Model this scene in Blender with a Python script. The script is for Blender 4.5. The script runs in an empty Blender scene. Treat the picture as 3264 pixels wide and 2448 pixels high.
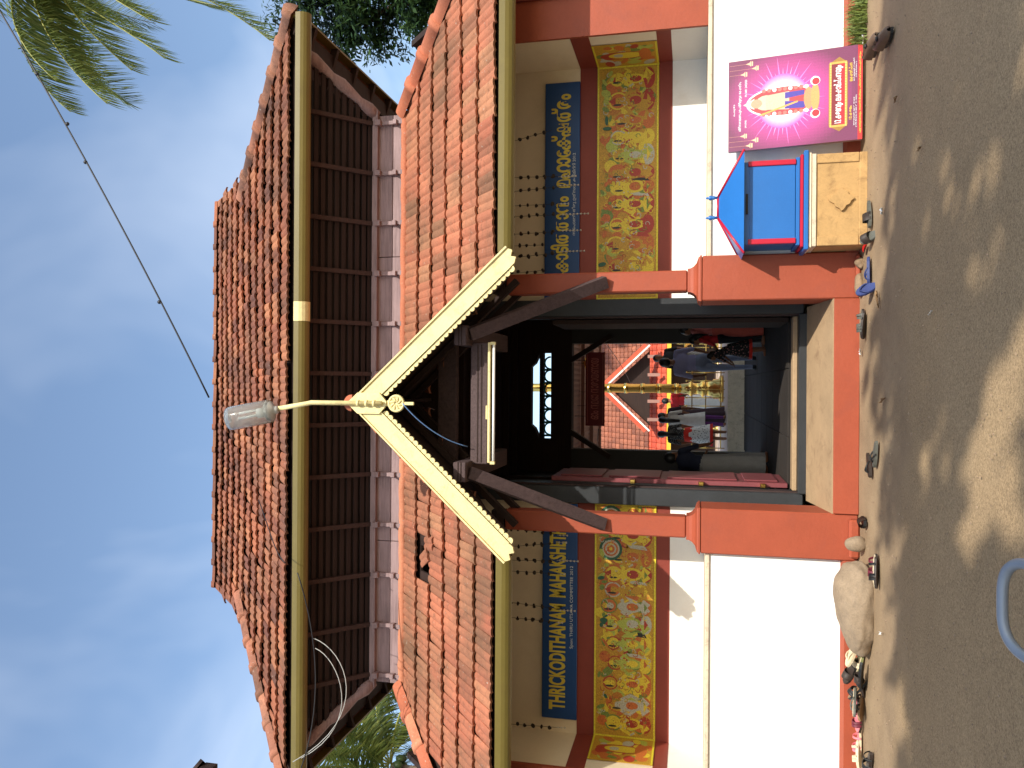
import bpy, bmesh, math, random
from mathutils import Matrix, Vector, Euler, noise
R = math.radians
random.seed(7)
scene = bpy.context.scene
col = scene.collection
# ------------------------------------------------------------------ camera
CAM_H, PITCH, ROLL = 1.6, R(12.8), R(-0.35)
cd = bpy.data.cameras.new("camera"); cam = bpy.data.objects.new("camera", cd); col.objects.link(cam)
cd.sensor_fit = 'HORIZONTAL'; cd.sensor_width = 36.0; cd.lens = 27.99; cd.clip_start = 0.05; cd.clip_end = 4000
_F = Vector((0, math.cos(PITCH), math.sin(PITCH))); _U = Vector((0, -math.sin(PITCH), math.cos(PITCH))); _Rt = Vector((1, 0, 0))
_U2 = _U*math.cos(ROLL) + _Rt*math.sin(ROLL); _R2 = _Rt*math.cos(ROLL) - _U*math.sin(ROLL)
# the photograph was taken with the camera held on its side: scene up points to the left of the frame
_X, _Y, _Z = -_U2, _R2, -_F
cam.matrix_world = Matrix(((_X.x, _Y.x, _Z.x, 0), (_X.y, _Y.y, _Z.y, 0), (_X.z, _Y.z, _Z.z, CAM_H), (0, 0, 0, 1)))
scene.camera = cam
# ------------------------------------------------------------------ sky and sun
SUN = Vector((-0.50, 1.0, -0.86)).normalized()       # direction the light travels
SUN_EL = math.asin(-SUN.z); SUN_AZ = math.atan2(-SUN.x, -SUN.y)
world = bpy.data.worlds.new("World"); scene.world = world; world.use_nodes = True
wn, wl = world.node_tree.nodes, world.node_tree.links
wn.clear()
wo = wn.new("ShaderNodeOutputWorld"); wb = wn.new("ShaderNodeBackground"); wb.inputs[1].default_value = 0.15
sk = wn.new("ShaderNodeTexSky"); sk.sky_type = 'NISHITA'; sk.sun_disc = False
sk.sun_elevation = SUN_EL; sk.sun_rotation = SUN_AZ; sk.air_density = 1.15; sk.dust_density = 1.0; sk.ozone_density = 0.9
tc = wn.new("ShaderNodeTexCoord"); sp = wn.new("ShaderNodeSeparateXYZ"); wl.new(tc.outputs['Generated'], sp.inputs[0])
mx = wn.new("ShaderNodeMath"); mx.operation = 'MAXIMUM'; mx.inputs[1].default_value = 0.06; wl.new(sp.outputs[2], mx.inputs[0])
dv = wn.new("ShaderNodeVectorMath"); dv.operation = 'DIVIDE'
cb = wn.new("ShaderNodeCombineXYZ"); 
for i in range(3): wl.new(mx.outputs[0], cb.inputs[i])
wl.new(tc.outputs['Generated'], dv.inputs[0]); wl.new(cb.outputs[0], dv.inputs[1])
mp = wn.new("ShaderNodeMapping"); mp.inputs['Rotation'].default_value = (0, 0, R(35)); mp.inputs['Scale'].default_value = (0.9, 0.5, 1)
mp.inputs['Location'].default_value = (0.45, 1.75, 0); wl.new(dv.outputs[0], mp.inputs[0])
nz = wn.new("ShaderNodeTexNoise"); nz.inputs['Scale'].default_value = 1.1; nz.inputs['Detail'].default_value = 5; nz.inputs['Roughness'].default_value = 0.55; nz.inputs['Distortion'].default_value = 0.5
wl.new(mp.outputs[0], nz.inputs[0])
rp = wn.new("ShaderNodeValToRGB"); rp.color_ramp.elements[0].position = 0.47; rp.color_ramp.elements[1].position = 0.92
rp.color_ramp.elements[0].color = (0, 0, 0, 1); rp.color_ramp.elements[1].color = (0.62, 0.62, 0.62, 1)
wl.new(nz.outputs[0], rp.inputs[0])
mix = wn.new("ShaderNodeMix"); mix.data_type = 'RGBA'; mix.inputs['B'].default_value = (6.0, 6.3, 6.8, 1)
wl.new(rp.outputs[0], mix.inputs['Factor']); wl.new(sk.outputs[0], mix.inputs['A'])
wl.new(mix.outputs['Result'], wb.inputs[0]); wl.new(wb.outputs[0], wo.inputs[0])
sd = bpy.data.lights.new("sun", 'SUN'); sd.energy = 3.7; sd.angle = R(0.53); sd.color = (1.0, 0.94, 0.84)
sun = bpy.data.objects.new("sun", sd); col.objects.link(sun)
sun.rotation_euler = SUN.to_track_quat('-Z', 'Y').to_euler(); sun.location = (10, -20, 20)
vs = scene.view_settings; vs.view_transform = 'Standard'; vs.look = 'None'; vs.gamma = 1.0; vs.use_curve_mapping = False; vs.exposure = 0.68
scene.cycles.use_denoising = True
scene.cycles.max_bounces = 8; scene.cycles.transparent_max_bounces = 12
# ------------------------------------------------------------------ helpers
WM = {}                                               # world matrices of what has been built
def place(o, parent=None, M=None):
    """link o with world matrix M (identity by default) under parent"""
    col.objects.link(o) if o.name not in col.objects else None
    M = M or Matrix.Identity(4)
    WM[o.name] = M
    if parent is not None:
        o.parent = parent
        o.matrix_local = WM[parent.name].inverted() @ M
    else:
        o.matrix_local = M
    return o
def tag(o, label=None, cat=None, group=None, kind=None):
    if label: o["label"] = label
    if cat: o["category"] = cat
    if group: o["group"] = group
    if kind: o["kind"] = kind
    return o
def empty(name, loc, rz=0, label=None, cat=None, group=None):
    o = bpy.data.objects.new(name, None); o.empty_display_size = 0.2
    place(o, None, Matrix.Translation(loc) @ Matrix.Rotation(rz, 4, 'Z'))
    return tag(o, label, cat, group)
def rotz(a): return Matrix.Rotation(a, 4, 'Z')
def T(*v): return Matrix.Translation(v if len(v) == 3 else v[0])

class MB:
    """collects shapes and builds them as one mesh object"""
    def __init__(s): s.v = []; s.f = []; s.m = []; s.sm = []; s.c = []; s.M = Matrix.Identity(4)
    def add(s, vs, fs, mi=0, smooth=False, c=None):
        n = len(s.v); s.v += [tuple(s.M @ Vector(v)) for v in vs]
        for f in fs:
            s.f.append([i+n for i in f]); s.m.append(mi); s.sm.append(smooth); s.c.append(c)
        return s
    def box(s, x0, x1, y0, y1, z0, z1, mi=0):
        v = [(x, y, z) for z in (z0, z1) for y in (y0, y1) for x in (x0, x1)]
        return s.add(v, [(0,2,3,1),(4,5,7,6),(0,1,5,4),(2,6,7,3),(0,4,6,2),(1,3,7,5)], mi)
    def bbox(s, x0, x1, y0, y1, z0, z1, b=0.01, mi=0):
        """bevelled box"""
        bm = bmesh.new(); bmesh.ops.create_cube(bm, size=1)
        for v in bm.verts: v.co = Vector(((x0+x1)/2+v.co.x*(x1-x0), (y0+y1)/2+v.co.y*(y1-y0), (z0+z1)/2+v.co.z*(z1-z0)))
        bmesh.ops.bevel(bm, geom=list(bm.edges), offset=b, segments=1, affect='EDGES')
        bm.verts.index_update(); s.add([v.co[:] for v in bm.verts], [[v.index for v in f.verts] for f in bm.faces], mi); bm.free(); return s
    def prism(s, pts, axis, a, b, mi=0):
        """2-D outline extruded along axis ('x': pts are (y,z); 'y': (x,z); 'z': (x,y))"""
        n = len(pts)
        mk = {'x': lambda p, t: (t, p[0], p[1]), 'y': lambda p, t: (p[0], t, p[1]), 'z': lambda p, t: (p[0], p[1], t)}[axis]
        v = [mk(p, a) for p in pts]+[mk(p, b) for p in pts]
        return s.add(v, [list(range(n))[::-1], list(range(n, 2*n))]+[(i, (i+1) % n, n+(i+1) % n, n+i) for i in range(n)], mi)
    def beam(s, p, q, w, h, up=(0, 0, 1), mi=0):
        p, q = Vector(p), Vector(q); d = (q-p).normalized(); u = Vector(up); sd_ = d.cross(u).normalized(); u = sd_.cross(d)
        c = [sd_*w/2+u*h/2, -sd_*w/2+u*h/2, -sd_*w/2-u*h/2, sd_*w/2-u*h/2]
        return s.add([p+x for x in c]+[q+x for x in c], [(0,1,2,3),(7,6,5,4),(0,4,5,1),(1,5,6,2),(2,6,7,3),(3,7,4,0)], mi)
    def tube(s, pts, r, n=8, mi=0, cap=True):
        pts = [Vector(p) for p in pts]; k = len(pts); rs = r if isinstance(r, (list, tuple)) else [r]*k
        vs_ = []; prev = None
        for i, p in enumerate(pts):
            d = (pts[min(i+1, k-1)]-pts[max(i-1, 0)]).normalized()
            a = d.orthogonal().normalized() if prev is None else (prev-d*prev.dot(d)).normalized()
            prev = a; b = d.cross(a)
            vs_ += [p+(a*math.cos(2*math.pi*j/n)+b*math.sin(2*math.pi*j/n))*rs[i] for j in range(n)]
        fs = [(i*n+j, i*n+(j+1) % n, (i+1)*n+(j+1) % n, (i+1)*n+j) for i in range(k-1) for j in range(n)]
        if cap: fs += [list(range(n))[::-1], list(range((k-1)*n, k*n))]
        return s.add(vs_, fs, mi, True)
    def lathe(s, prof, n=16, c=(0, 0, 0), mi=0, smooth=True, sq=False):
        """profile [(r,z)] turned about z (n=4 with sq: square plan)"""
        o = math.pi/4 if sq else 0; k = math.sqrt(2) if sq else 1
        vs_ = [(c[0]+r*k*math.cos(2*math.pi*j/n+o), c[1]+r*k*math.sin(2*math.pi*j/n+o), c[2]+z) for r, z in prof for j in range(n)]
        m = len(prof)
        fs = [(i*n+j, i*n+(j+1) % n, (i+1)*n+(j+1) % n, (i+1)*n+j) for i in range(m-1) for j in range(n)]
        return s.add(vs_, fs+[list(range(n))[::-1], list(range((m-1)*n, m*n))], mi, smooth)
    def ell(s, c, r, n=12, m=8, mi=0, rot=None):
        Q = rot or Matrix.Identity(3); c = Vector(c); vs_ = [c+Q @ Vector((0, 0, -r[2]))]
        for i in range(1, m):
            t = -math.pi/2+math.pi*i/m
            vs_ += [c+Q @ Vector((r[0]*math.cos(t)*math.cos(2*math.pi*j/n), r[1]*math.cos(t)*math.sin(2*math.pi*j/n), r[2]*math.sin(t))) for j in range(n)]
        vs_.append(c+Q @ Vector((0, 0, r[2]))); L = len(vs_)-1
        fs = [(0, 1+(j+1) % n, 1+j) for j in range(n)]
        fs += [(1+i*n+j, 1+i*n+(j+1) % n, 1+(i+1)*n+(j+1) % n, 1+(i+1)*n+j) for i in range(m-2) for j in range(n)]
        fs += [(L, 1+(m-2)*n+j, 1+(m-2)*n+(j+1) % n) for j in range(n)]
        return s.add(vs_, fs, mi, True)
    def mesh(s, name, mats):
        me = bpy.data.meshes.new(name); me.from_pydata(s.v, [], s.f)
        for m in (mats if isinstance(mats, (list, tuple)) else [mats]): me.materials.append(m)
        me.polygons.foreach_set("material_index", s.m); me.polygons.foreach_set("use_smooth", s.sm)
        if any(c is not None for c in s.c):
            at = me.color_attributes.new("Col", 'FLOAT_COLOR', 'CORNER'); buf = []
            for f, c in zip(s.f, s.c): buf += list((c or (1, 1, 1))[:3]+(1.0,))*len(f)
            at.data.foreach_set("color", buf)
        me.update(); return me
    def build(s, name, mats, parent=None, M=None):
        return place(bpy.data.objects.new(name, s.mesh(name, mats)), parent, M)

# ------------------------------------------------------------------ materials
def _lin(c): return tuple(((x/12.92) if x <= 0.04045 else ((x+0.055)/1.055)**2.4) for x in c)
def hx(r, g, b): return _lin((r/255, g/255, b/255))
class NT:
    def __init__(s, name):
        s.m = bpy.data.materials.new(name); s.m.use_nodes = True; s.n = s.m.node_tree.nodes; s.l = s.m.node_tree.links
        s.p = s.n["Principled BSDF"]; s.tc = s.n.new("ShaderNodeTexCoord")
    def node(s, t, **k):
        o = s.n.new(t)
        for a, b in k.items():
            if a.startswith('i_'): o.inputs[a[2:].replace('_', ' ')].default_value = b
            else: setattr(o, a, b)
        return o
    def link(s, a, b): s.l.new(a, b)
    def noise(s, scale, detail=4, rough=0.6, vec=None, dist=0.0):
        o = s.node("ShaderNodeTexNoise"); o.inputs['Scale'].default_value = scale; o.inputs['Detail'].default_value = detail
        o.inputs['Roughness'].default_value = rough; o.inputs['Distortion'].default_value = dist
        s.link(vec or s.tc.outputs['Object'], o.inputs['Vector']); return o.outputs['Fac']
    def ramp(s, fac, stops):
        o = s.node("ShaderNodeValToRGB"); e = o.color_ramp.elements
        while len(e) < len(stops): e.new(0.5)
        for i, (p, c) in enumerate(stops):
            e[i].position = p; e[i].color = (c, c, c, 1) if isinstance(c, (int, float)) else (*c[:3], 1)
        s.link(fac, o.inputs[0]); return o.outputs[0]
    def mix(s, fac, a, b, mode='MIX'):
        o = s.node("ShaderNodeMix", data_type='RGBA', blend_type=mode)
        for k, x in (('A', a), ('B', b), ('Factor', fac)):
            i = o.inputs[k] if k != 'Factor' else o.inputs[0]
            if hasattr(x, 'is_output'): s.link(x, i)
            elif k == 'Factor': i.default_value = x
            else: i.default_value = (*x[:3], 1)
        return o.outputs['Result']
    def math(s, op, a, b=0.0):
        o = s.node("ShaderNodeMath", operation=op)
        for i, x in enumerate((a, b)):
            if hasattr(x, 'is_output'): s.link(x, o.inputs[i])
            else: o.inputs[i].default_value = x
        return o.outputs[0]
    def scaled(s, sc, rot=(0, 0, 0)):
        o = s.node("ShaderNodeMapping"); o.inputs['Scale'].default_value = sc; o.inputs['Rotation'].default_value = rot
        s.link(s.tc.outputs['Object'], o.inputs[0]); return o.outputs[0]
    def base(s, c):
        if hasattr(c, 'is_output'): s.link(c, s.p.inputs['Base Color'])
        else: s.p.inputs['Base Color'].default_value = (*c[:3], 1)
        return s
    def rough(s, r, spec=0.4):
        if hasattr(r, 'is_output'): s.link(r, s.p.inputs['Roughness'])
        else: s.p.inputs['Roughness'].default_value = r
        s.p.inputs['Specular IOR Level'].default_value = spec; return s
    def bump(s, h, strength=0.3, dist=0.01):
        o = s.node("ShaderNodeBump"); o.inputs['Strength'].default_value = strength; o.inputs['Distance'].default_value = dist
        s.link(h, o.inputs['Height']); s.link(o.outputs[0], s.p.inputs['Normal']); return s
def paint(name, c, var=0.12, scale=3.0, rough=0.6, fine=60, bump=0.15, spec=0.35, stain=None, stain_amt=0.5, metal=0):
    """plain surface with blotchy wear, grain and a little relief"""
    t = NT(name); a = tuple(x*(1-var) for x in c); b = tuple(min(1, x*(1+var)) for x in c)
    r = t.ramp(t.noise(scale, 6, 0.65), [(0.3, a), (0.7, b)])
    f = t.noise(fine, 4, 0.7)
    r = t.mix(0.35*var*4 if var < .25 else .35, r, t.ramp(f, [(0.35, tuple(x*.7 for x in c)), (0.65, tuple(min(1, x*1.2) for x in c))]))
    if stain:
        r = t.mix(t.ramp(t.noise(scale*1.7, 8, 0.7, dist=.6), [(0.52, 0.0), (0.72, stain_amt)]), r, stain)
    t.base(r).rough(rough, spec)
    if bump: t.bump(t.noise(fine*.6, 6, 0.7), bump, 0.01)
    t.p.inputs['Metallic'].default_value = metal
    return t.m
def wood(name, c, c2, axis='x', rough=0.75):
    t = NT(name); sc = {'x': (1.2, 22, 22), 'y': (22, 1.2, 22), 'z': (22, 22, 1.2)}[axis]
    v = t.scaled(sc); g = t.noise(1.6, 8, 0.7, v, 0.6)
    r = t.ramp(g, [(0.28, c2), (0.55, c), (0.75, tuple(min(1, x*1.25) for x in c))])
    r = t.mix(0.45, r, t.ramp(t.noise(2.2, 5, 0.6), [(0.35, tuple(x*.55 for x in c)), (0.7, c)]))
    t.base(r).rough(rough, 0.3).bump(g, 0.35, 0.008); return t.m
def vcol(name, rough=0.55, spec=0.4, grain=0.0):
    t = NT(name); o = t.node("ShaderNodeVertexColor"); o.layer_name = "Col"; c = o.outputs[0]
    if grain: c = t.mix(grain, c, t.ramp(t.noise(90, 4, .7), [(.35, 0.0), (.65, 1.0)]), 'OVERLAY')
    t.base(c).rough(rough, spec); return t.m
def tile_mat(name, stops, dirt, dirt_amt, lichen=True):
    t = NT(name)
    oi = t.node("ShaderNodeObjectInfo"); ge = t.node("ShaderNodeNewGeometry")
    rnd = t.math('FRACT', t.math('ADD', oi.outputs['Random'], ge.outputs['Random Per Island']))
    c = t.ramp(rnd, stops)
    pos = ge.outputs['Position']
    c = t.mix(t.ramp(t.noise(1.1, 5, .65, pos), [(.38, 0.0), (.68, dirt_amt)]), c, dirt)
    c = t.mix(t.ramp(t.math('FRACT', t.math('MULTIPLY', rnd, 7.31)), [(.80, 0.0), (.95, dirt_amt*.75)]), c, tuple(x*.8 for x in dirt))
    c = t.mix(t.ramp(t.noise(9, 7, .72, pos, .8), [(.52, 0.0), (.68, dirt_amt*.7)]), c, tuple(x*.6 for x in dirt))
    c = t.mix(.5, c, t.ramp(t.noise(38, 5, .75, pos), [(.3, .28), (.7, .66)]), 'SOFT_LIGHT')
    if lichen: c = t.mix(t.ramp(t.noise(26, 4, .6, pos), [(.66, 0.0), (.72, .7)]), c, (0.42, 0.38, 0.32))
    t.base(c).rough(.85, .25).bump(t.noise(70, 5, .7, pos), .3, .006); return t.m
RED = paint("red_oxide_paint", hx(152, 72, 48), .10, 2.0, .55, 45, .25, stain=hx(122, 66, 56), stain_amt=.3)
DKRED = paint("dark_red_paint", hx(126, 54, 42), .10, 2.0, .55, 45, .2)
WHITE = paint("white_limewash", (.80, .78, .73), .04, 1.6, .8, 40, .12, stain=(.62, .52, .40), stain_amt=.22)
CREAM = paint("cream_shaded_plaster", hx(222, 206, 176), .05, 1.2, .8, 40, .1, stain=hx(190, 168, 130), stain_amt=.25)  # same white plaster paint; its shaded look is put into this cream
LEDGE = paint("weathered_plaster", hx(205, 190, 165), .15, 6, .85, 40, .3, stain=hx(120, 95, 70), stain_amt=.6)
SLAB = paint("worn_cement", hx(164, 138, 106), .14, 3, .8, 50, .3, stain=hx(120, 95, 72), stain_amt=.6)
SLATE = paint("dark_slate_paint", (.026, .029, .032), .2, 4, .5, 50, .2)
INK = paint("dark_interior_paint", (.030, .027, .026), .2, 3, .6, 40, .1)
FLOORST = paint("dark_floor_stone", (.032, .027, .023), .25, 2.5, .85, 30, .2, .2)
YEL = paint("pale_yellow_paint", hx(218, 204, 148), .08, 5, .55, 70, .2, stain=hx(140, 122, 84), stain_amt=.5)
GUT = paint("olive_yellow_sheet_metal", hx(106, 94, 44), .08, 2, .42, 30, .05, .5, stain=hx(90, 75, 40), stain_amt=.3)
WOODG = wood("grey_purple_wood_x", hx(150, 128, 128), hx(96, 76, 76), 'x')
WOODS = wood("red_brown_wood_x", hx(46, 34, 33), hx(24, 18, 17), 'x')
WOODV = wood("red_brown_wood_z", hx(66, 50, 48), hx(38, 29, 28), 'z')
WOODB = wood("purple_brown_beam", hx(84, 68, 68), hx(46, 36, 36), 'y')
WOODD = wood("dark_deck_wood", hx(52, 36, 30), hx(26, 18, 15), 'x')
T_LOW = tile_mat("lower_roof_tile", [(0, hx(160, 98, 74)), (.35, hx(174, 110, 82)), (.7, hx(155, 91, 69)), (1, hx(170, 118, 87))], hx(112, 84, 64), .8)
T_OLD = tile_mat("weathered_roof_tile", [(0, hx(156, 96, 68)), (.35, hx(126, 76, 58)), (.65, hx(166, 110, 78)), (1, hx(102, 63, 52))], hx(82, 60, 50), .62)
T_CAPO = tile_mat('old_hip_tile', [(0, hx(172, 112, 88)), (.4, hx(150, 98, 76)), (1, hx(178, 124, 98))], hx(98, 74, 62), .8)
T_CAP = tile_mat("ridge_tile", [(0, hx(184, 116, 88)), (.4, hx(172, 98, 72)), (1, hx(192, 128, 98))], hx(140, 86, 64), .35)
BLACK = paint("black_rubber", (.012, .012, .012), .2, 8, .5, 60, .1)
BLUE = paint("bright_blue_enamel", hx(34, 100, 168), .08, 2, .35, 60, .04, .5)
CRIM = paint("crimson_enamel", hx(178, 22, 50), .08, 3, .35, 60, .04, .5)
CEM = paint("stained_cement_block", hx(178, 142, 92), .16, 5, .85, 45, .35, stain=hx(112, 82, 52), stain_amt=.6)
CREAMT = paint("cream_trim", hx(226, 210, 180), .08, 4, .7, 50, .1)
STONE = paint("granite_boulder", hx(142, 124, 102), .22, 9, .9, 70, .5, stain=hx(98, 86, 74), stain_amt=.5)
GOLD = paint("brass", (.72, .47, .13), .1, 5, .22, 60, .05, .5, metal=1.0)
GLASS = NT("lamp_glass"); GLASS.base((.75, .77, .75)).rough(.14); GLASS.p.inputs['IOR'].default_value = 1.15; GLASS.p.inputs['Transmission Weight'].default_value = .88; GLASS = GLASS.m
TUBEW = paint("white_enamel", (.8, .8, .76), .05, 4, .4, 60, .03)
BONE = paint("pale_painted_wood", (.78, .76, .70), .06, 4, .5, 60, .05)
# ================================================================== ground
AX = -0.2                                             # axis of the gatehouse
def ground_sheet(name, x0, x1, y0, y1, z, mat, nx=40, ny=40, edge=None, amp=.012):
    m = MB(); vs_ = []; 
    for j in range(ny+1):
        for i in range(nx+1):
            x = x0+(x1-x0)*i/nx; y = y0+(y1-y0)*j/ny
            if edge and j == ny: y += edge(x)
            vs_.append((x, y, z+amp*noise.noise((x*.9, y*.9, 3.1))))
    m.add(vs_, [(j*(nx+1)+i, j*(nx+1)+i+1, (j+1)*(nx+1)+i+1, (j+1)*(nx+1)+i) for j in range(ny) for i in range(nx)], 0, True)
    return tag(m.build(name, mat), kind="structure")
def dirt_col(t):
    c = t.ramp(t.noise(1.3, 7, .65), [(.3, hx(134, 114, 90)), (.55, hx(154, 132, 104)), (.75, hx(168, 146, 116))])
    c = t.mix(.55, c, t.ramp(t.noise(55, 6, .8), [(.3, .25), (.7, .72)]), 'SOFT_LIGHT')
    return t.mix(t.ramp(t.noise(140, 2, .5), [(.68, 0.0), (.74, .8)]), c, hx(84, 70, 58))
t = NT("dirt_shoulder"); t.base(dirt_col(t)).rough(.95, .15).bump(t.noise(60, 6, .75), .5, .012); DIRT = t.m
t = NT("worn_asphalt")
c = t.ramp(t.noise(.7, 7, .65), [(.3, hx(150, 127, 96)), (.55, hx(160, 136, 103)), (.75, hx(171, 146, 111))])
c = t.mix(.8, c, t.ramp(t.noise(80, 4, .85), [(.34, .18), (.5, .50), (.66, .84)]), 'OVERLAY')
sy_ = t.node("ShaderNodeSeparateXYZ"); t.link(t.tc.outputs['Object'], sy_.inputs[0])
edge = t.math('ADD', t.math('MULTIPLY', t.math('SUBTRACT', sy_.outputs[1], 6.35), 1.1), t.math('MULTIPLY', t.math('SUBTRACT', t.noise(1.4, 7, .75), .5), 2.6))
c = t.mix(t.ramp(edge, [(0.0, .12), (.75, 1.0)]), c, dirt_col(t))
t.base(c).rough(.92, .18).bump(t.noise(110, 5, .8), .6, .008); ASPH = t.m
ground_sheet("ground", -300, 300, -150, 900, -0.02, DIRT, 60, 60, amp=0)
ground_sheet("dirt_verge", -14, 14, 4.2, 9.2, 0.0, DIRT, 90, 50)
ground_sheet("road", -16, 16, -9, 7.3, 0.006, ASPH, 110, 90, edge=lambda x: .16*noise.noise((x*.8, 1.7, 0))+.07*noise.noise((x*3.1, 0, 5)), amp=.008)

# ================================================================== gatehouse
G = empty("temple_gatehouse", (AX, 8.5, 0), 0, "two-tier red tiled temple gatehouse with pale yellow gable over its open doorway", "gatehouse")
def part(mb, name, mat, parent=None): return mb.build(name, mat, parent or G)
YB, YP, YW = 8.50, 8.42, 9.45                         # base wall front, pedestal front, recessed wall
for s in (-1, 1):
    X = lambda a, b: sorted((AX+s*a, AX+s*b))
    x0, x1 = X(1.53, 5.6)
    m = MB(); m.box(x0, x1, YB, YW+.3, .15, 1.42); b = part(m, "base_wall", WHITE)
    m = MB(); m.bbox(x0, x1, YB-.025, YW, 1.4205, 1.465, .008); part(m, "ledge", LEDGE, b)
    m = MB(); m.prism([(YB-.09, 0), (YB+.1, 0), (YB+.1, .149), (YB-.01, .149), (YB-.085, .125)], 'x', x0, x1); part(m, "plinth", RED, b)
    # pedestal with moulded neck and the column on it
    c = AX+s*1.30
    m = MB(); m.bbox(c-.232, c+.232, YP, YP+.52, 0.0, 1.515, .012); p = part(m, "pedestal", RED)
    m = MB(); m.bbox(c-.238, c+.238, YP-.006, YP+.526, 1.516, 1.535, .004); part(m, "pedestal_cap", RED, p)
    yc = YP+.26
    m = MB(); m.lathe([(.232, 1.536), (.225, 1.55), (.17, 1.57), (.14, 1.60), (.125, 1.63), (.122, 1.66)], 4, (c, yc, 0), 0, False, True); part(m, "column_base", RED, p)
    m = MB(); m.bbox(c-.11, c+.11, yc-.11, yc+.11, 1.661, 3.62, .014); part(m, "column", RED)
    m = MB(); m.bbox(c-.19, c+.19, YP-.10, YP-.001, 0.0, .10 if s < 0 else .05, .02); part(m, "foot_step", RED, p)
    # recessed wall with painted bands
    x0, x1 = X(1.205, 3.97)
    bw = None
    for nm, z0, z1, mt, y in (("recess_wall", 1.3, 1.85, WHITE, YW), ("painted_band", 1.85, 2.004, DKRED, YW-.004), ("mural_ground", 2.004, 2.726, CREAM, YW), ("painted_band", 2.726, 2.93, DKRED, YW-.004), ("upper_plaster", 2.93, 4.55, CREAM, YW)):
        m = MB(); m.box(x0, x1, y, YW+.25, z0, z1); o = part(m, nm, mt, bw); bw = bw or o
        a, b_ = X(3.97 if y == YW else 3.966, 4.22); m = MB(); m.box(a, b_, YB+.02, YW+.25, z0, min(z1, 4.0)); part(m, "return_wall", mt, bw)
    # red corner pier in front of the return wall
    a, b_ = X(3.93, 4.9); m = MB(); m.box(a, b_, YB-.02, YB+.0195, 1.467, 3.7); part(m, "corner_pier", RED)
    a, b_ = X(4.222, 4.9); m = MB(); m.box(a, b_, YB+.02, YW, 1.467, 3.7); part(m, "corner_pier", RED)
    a, b_ = X(4.36, 4.56); m = MB(); m.box(a, b_, YB-.05, YB-.021, 1.467, 3.7); part(m, "pilaster", DKRED)
    # side reveal between pedestal and door jamb
    a, b_ = X(1.205, 1.53); m = MB(); m.box(a, b_, YP+.521, YW, 0.2, 1.50); part(m, "reveal_wall", WHITE)
    # door jamb of dark slate
    a, b_ = X(1.0, 1.2); m = MB(); m.bbox(a, b_, YW-.12, YW+.24, .40, 4.3, .01); j = part(m, "door_jamb", SLATE)
    a, b_ = X(.985, 1.003); m = MB(); m.box(a, b_, YW-.06, YW+.0, .40, 4.2); part(m, "jamb_moulding", WOODV, j)
# ramp, threshold, inner floor
m = MB(); m.prism([(YP-.0, 0), (YW-.15, 0), (YW-.15, .375), (YP, .245)], 'x', AX-1.068, AX+1.068); part(m, "ramp_slab", SLAB)
m = MB(); m.bbox(AX-1.066, AX+1.066, YP-.03, YP-.001, 0, .238, .006); part(m, "plinth_riser", RED)
m = MB(); m.bbox(AX-.999, AX+.999, YW-.149, YW+.06, .30, .455, .008); ts = part(m, "threshold", SLATE)
m = MB(); m.bbox(AX-.98, AX+.98, YW-.02, YW+.16, .4555, .505, .006); part(m, "threshold_sill", SLAB, ts)
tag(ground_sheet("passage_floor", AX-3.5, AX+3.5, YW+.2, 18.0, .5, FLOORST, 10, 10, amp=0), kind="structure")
# floor slabs of the passage: joints as thin raised flags
fl = bpy.data.objects["passage_floor"]
for j in range(9):
    for i in range(3):
        m = MB(); x = AX-1.2+i*.8; y = YW+.36+j*.92; m.bbox(x+.006, x+.794, y+.006, y+.914, .495, .512+.002*random.random(), .004)
        m.build("floor_slab", FLOORST, fl)
# passage walls, ceiling, rear wall with its doorway and fretwork
for s in (-1, 1):
    X = lambda a, b: sorted((AX+s*a, AX+s*b))
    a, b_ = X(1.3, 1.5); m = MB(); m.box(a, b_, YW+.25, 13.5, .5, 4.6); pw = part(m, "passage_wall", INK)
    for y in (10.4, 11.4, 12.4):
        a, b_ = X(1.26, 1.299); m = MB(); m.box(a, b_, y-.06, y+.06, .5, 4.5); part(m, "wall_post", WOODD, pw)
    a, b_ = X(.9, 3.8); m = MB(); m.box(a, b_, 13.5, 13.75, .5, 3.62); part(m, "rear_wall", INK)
    # brackets in the upper corners of the rear doorway
    m = MB(); m.beam((AX+s*.60, 13.46, 3.64), (AX+s*1.02, 13.46, 2.95), .08, .13, (0, 1, 0)); part(m, "rear_bracket", WOODD)
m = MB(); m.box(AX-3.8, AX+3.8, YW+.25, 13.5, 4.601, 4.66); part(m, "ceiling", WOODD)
for i in range(6):
    m = MB(); y = 9.95+i*.65; m.box(AX-1.29, AX+1.29, y-.05, y+.05, 4.49, 4.6); part(m, "ceiling_joist", WOODD)
FX = .74
m = MB(); m.box(AX-3.8, AX+3.8, 13.5, 13.75, 3.6201, 3.98); part(m, "rear_lintel", WOODD)
for s in (-1, 1):
    X = lambda a, b: sorted((AX+s*a, AX+s*b))
    a, b_ = X(FX, 3.8); m = MB(); m.box(a, b_, 13.5, 13.7, 3.9801, 4.12); part(m, "rear_gable_wall", WOODD)
    m = MB(); pts = [(AX+s*(.74), 4.18), (AX+s*3.8, 4.18), (AX+s*3.8, 4.33), (AX+s*.50, 4.33), (AX+s*.56, 4.26)]; m.prism(pts if s > 0 else pts[::-1], 'y', 13.5, 13.7); part(m, "rear_gable_wall", WOODD)
m = MB(); m.box(AX-3.8, AX+3.8, 13.5, 13.7, 4.1201, 4.1799); part(m, "rear_rail", WOODD)
m = MB(); m.box(AX-3.8, AX+3.8, 13.5, 13.7, 4.3301, 8.2); part(m, "rear_gable_wall", WOODD)
TEAL = paint("teal_paint", hx(50, 140, 140), .1, 5, .6)
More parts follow.
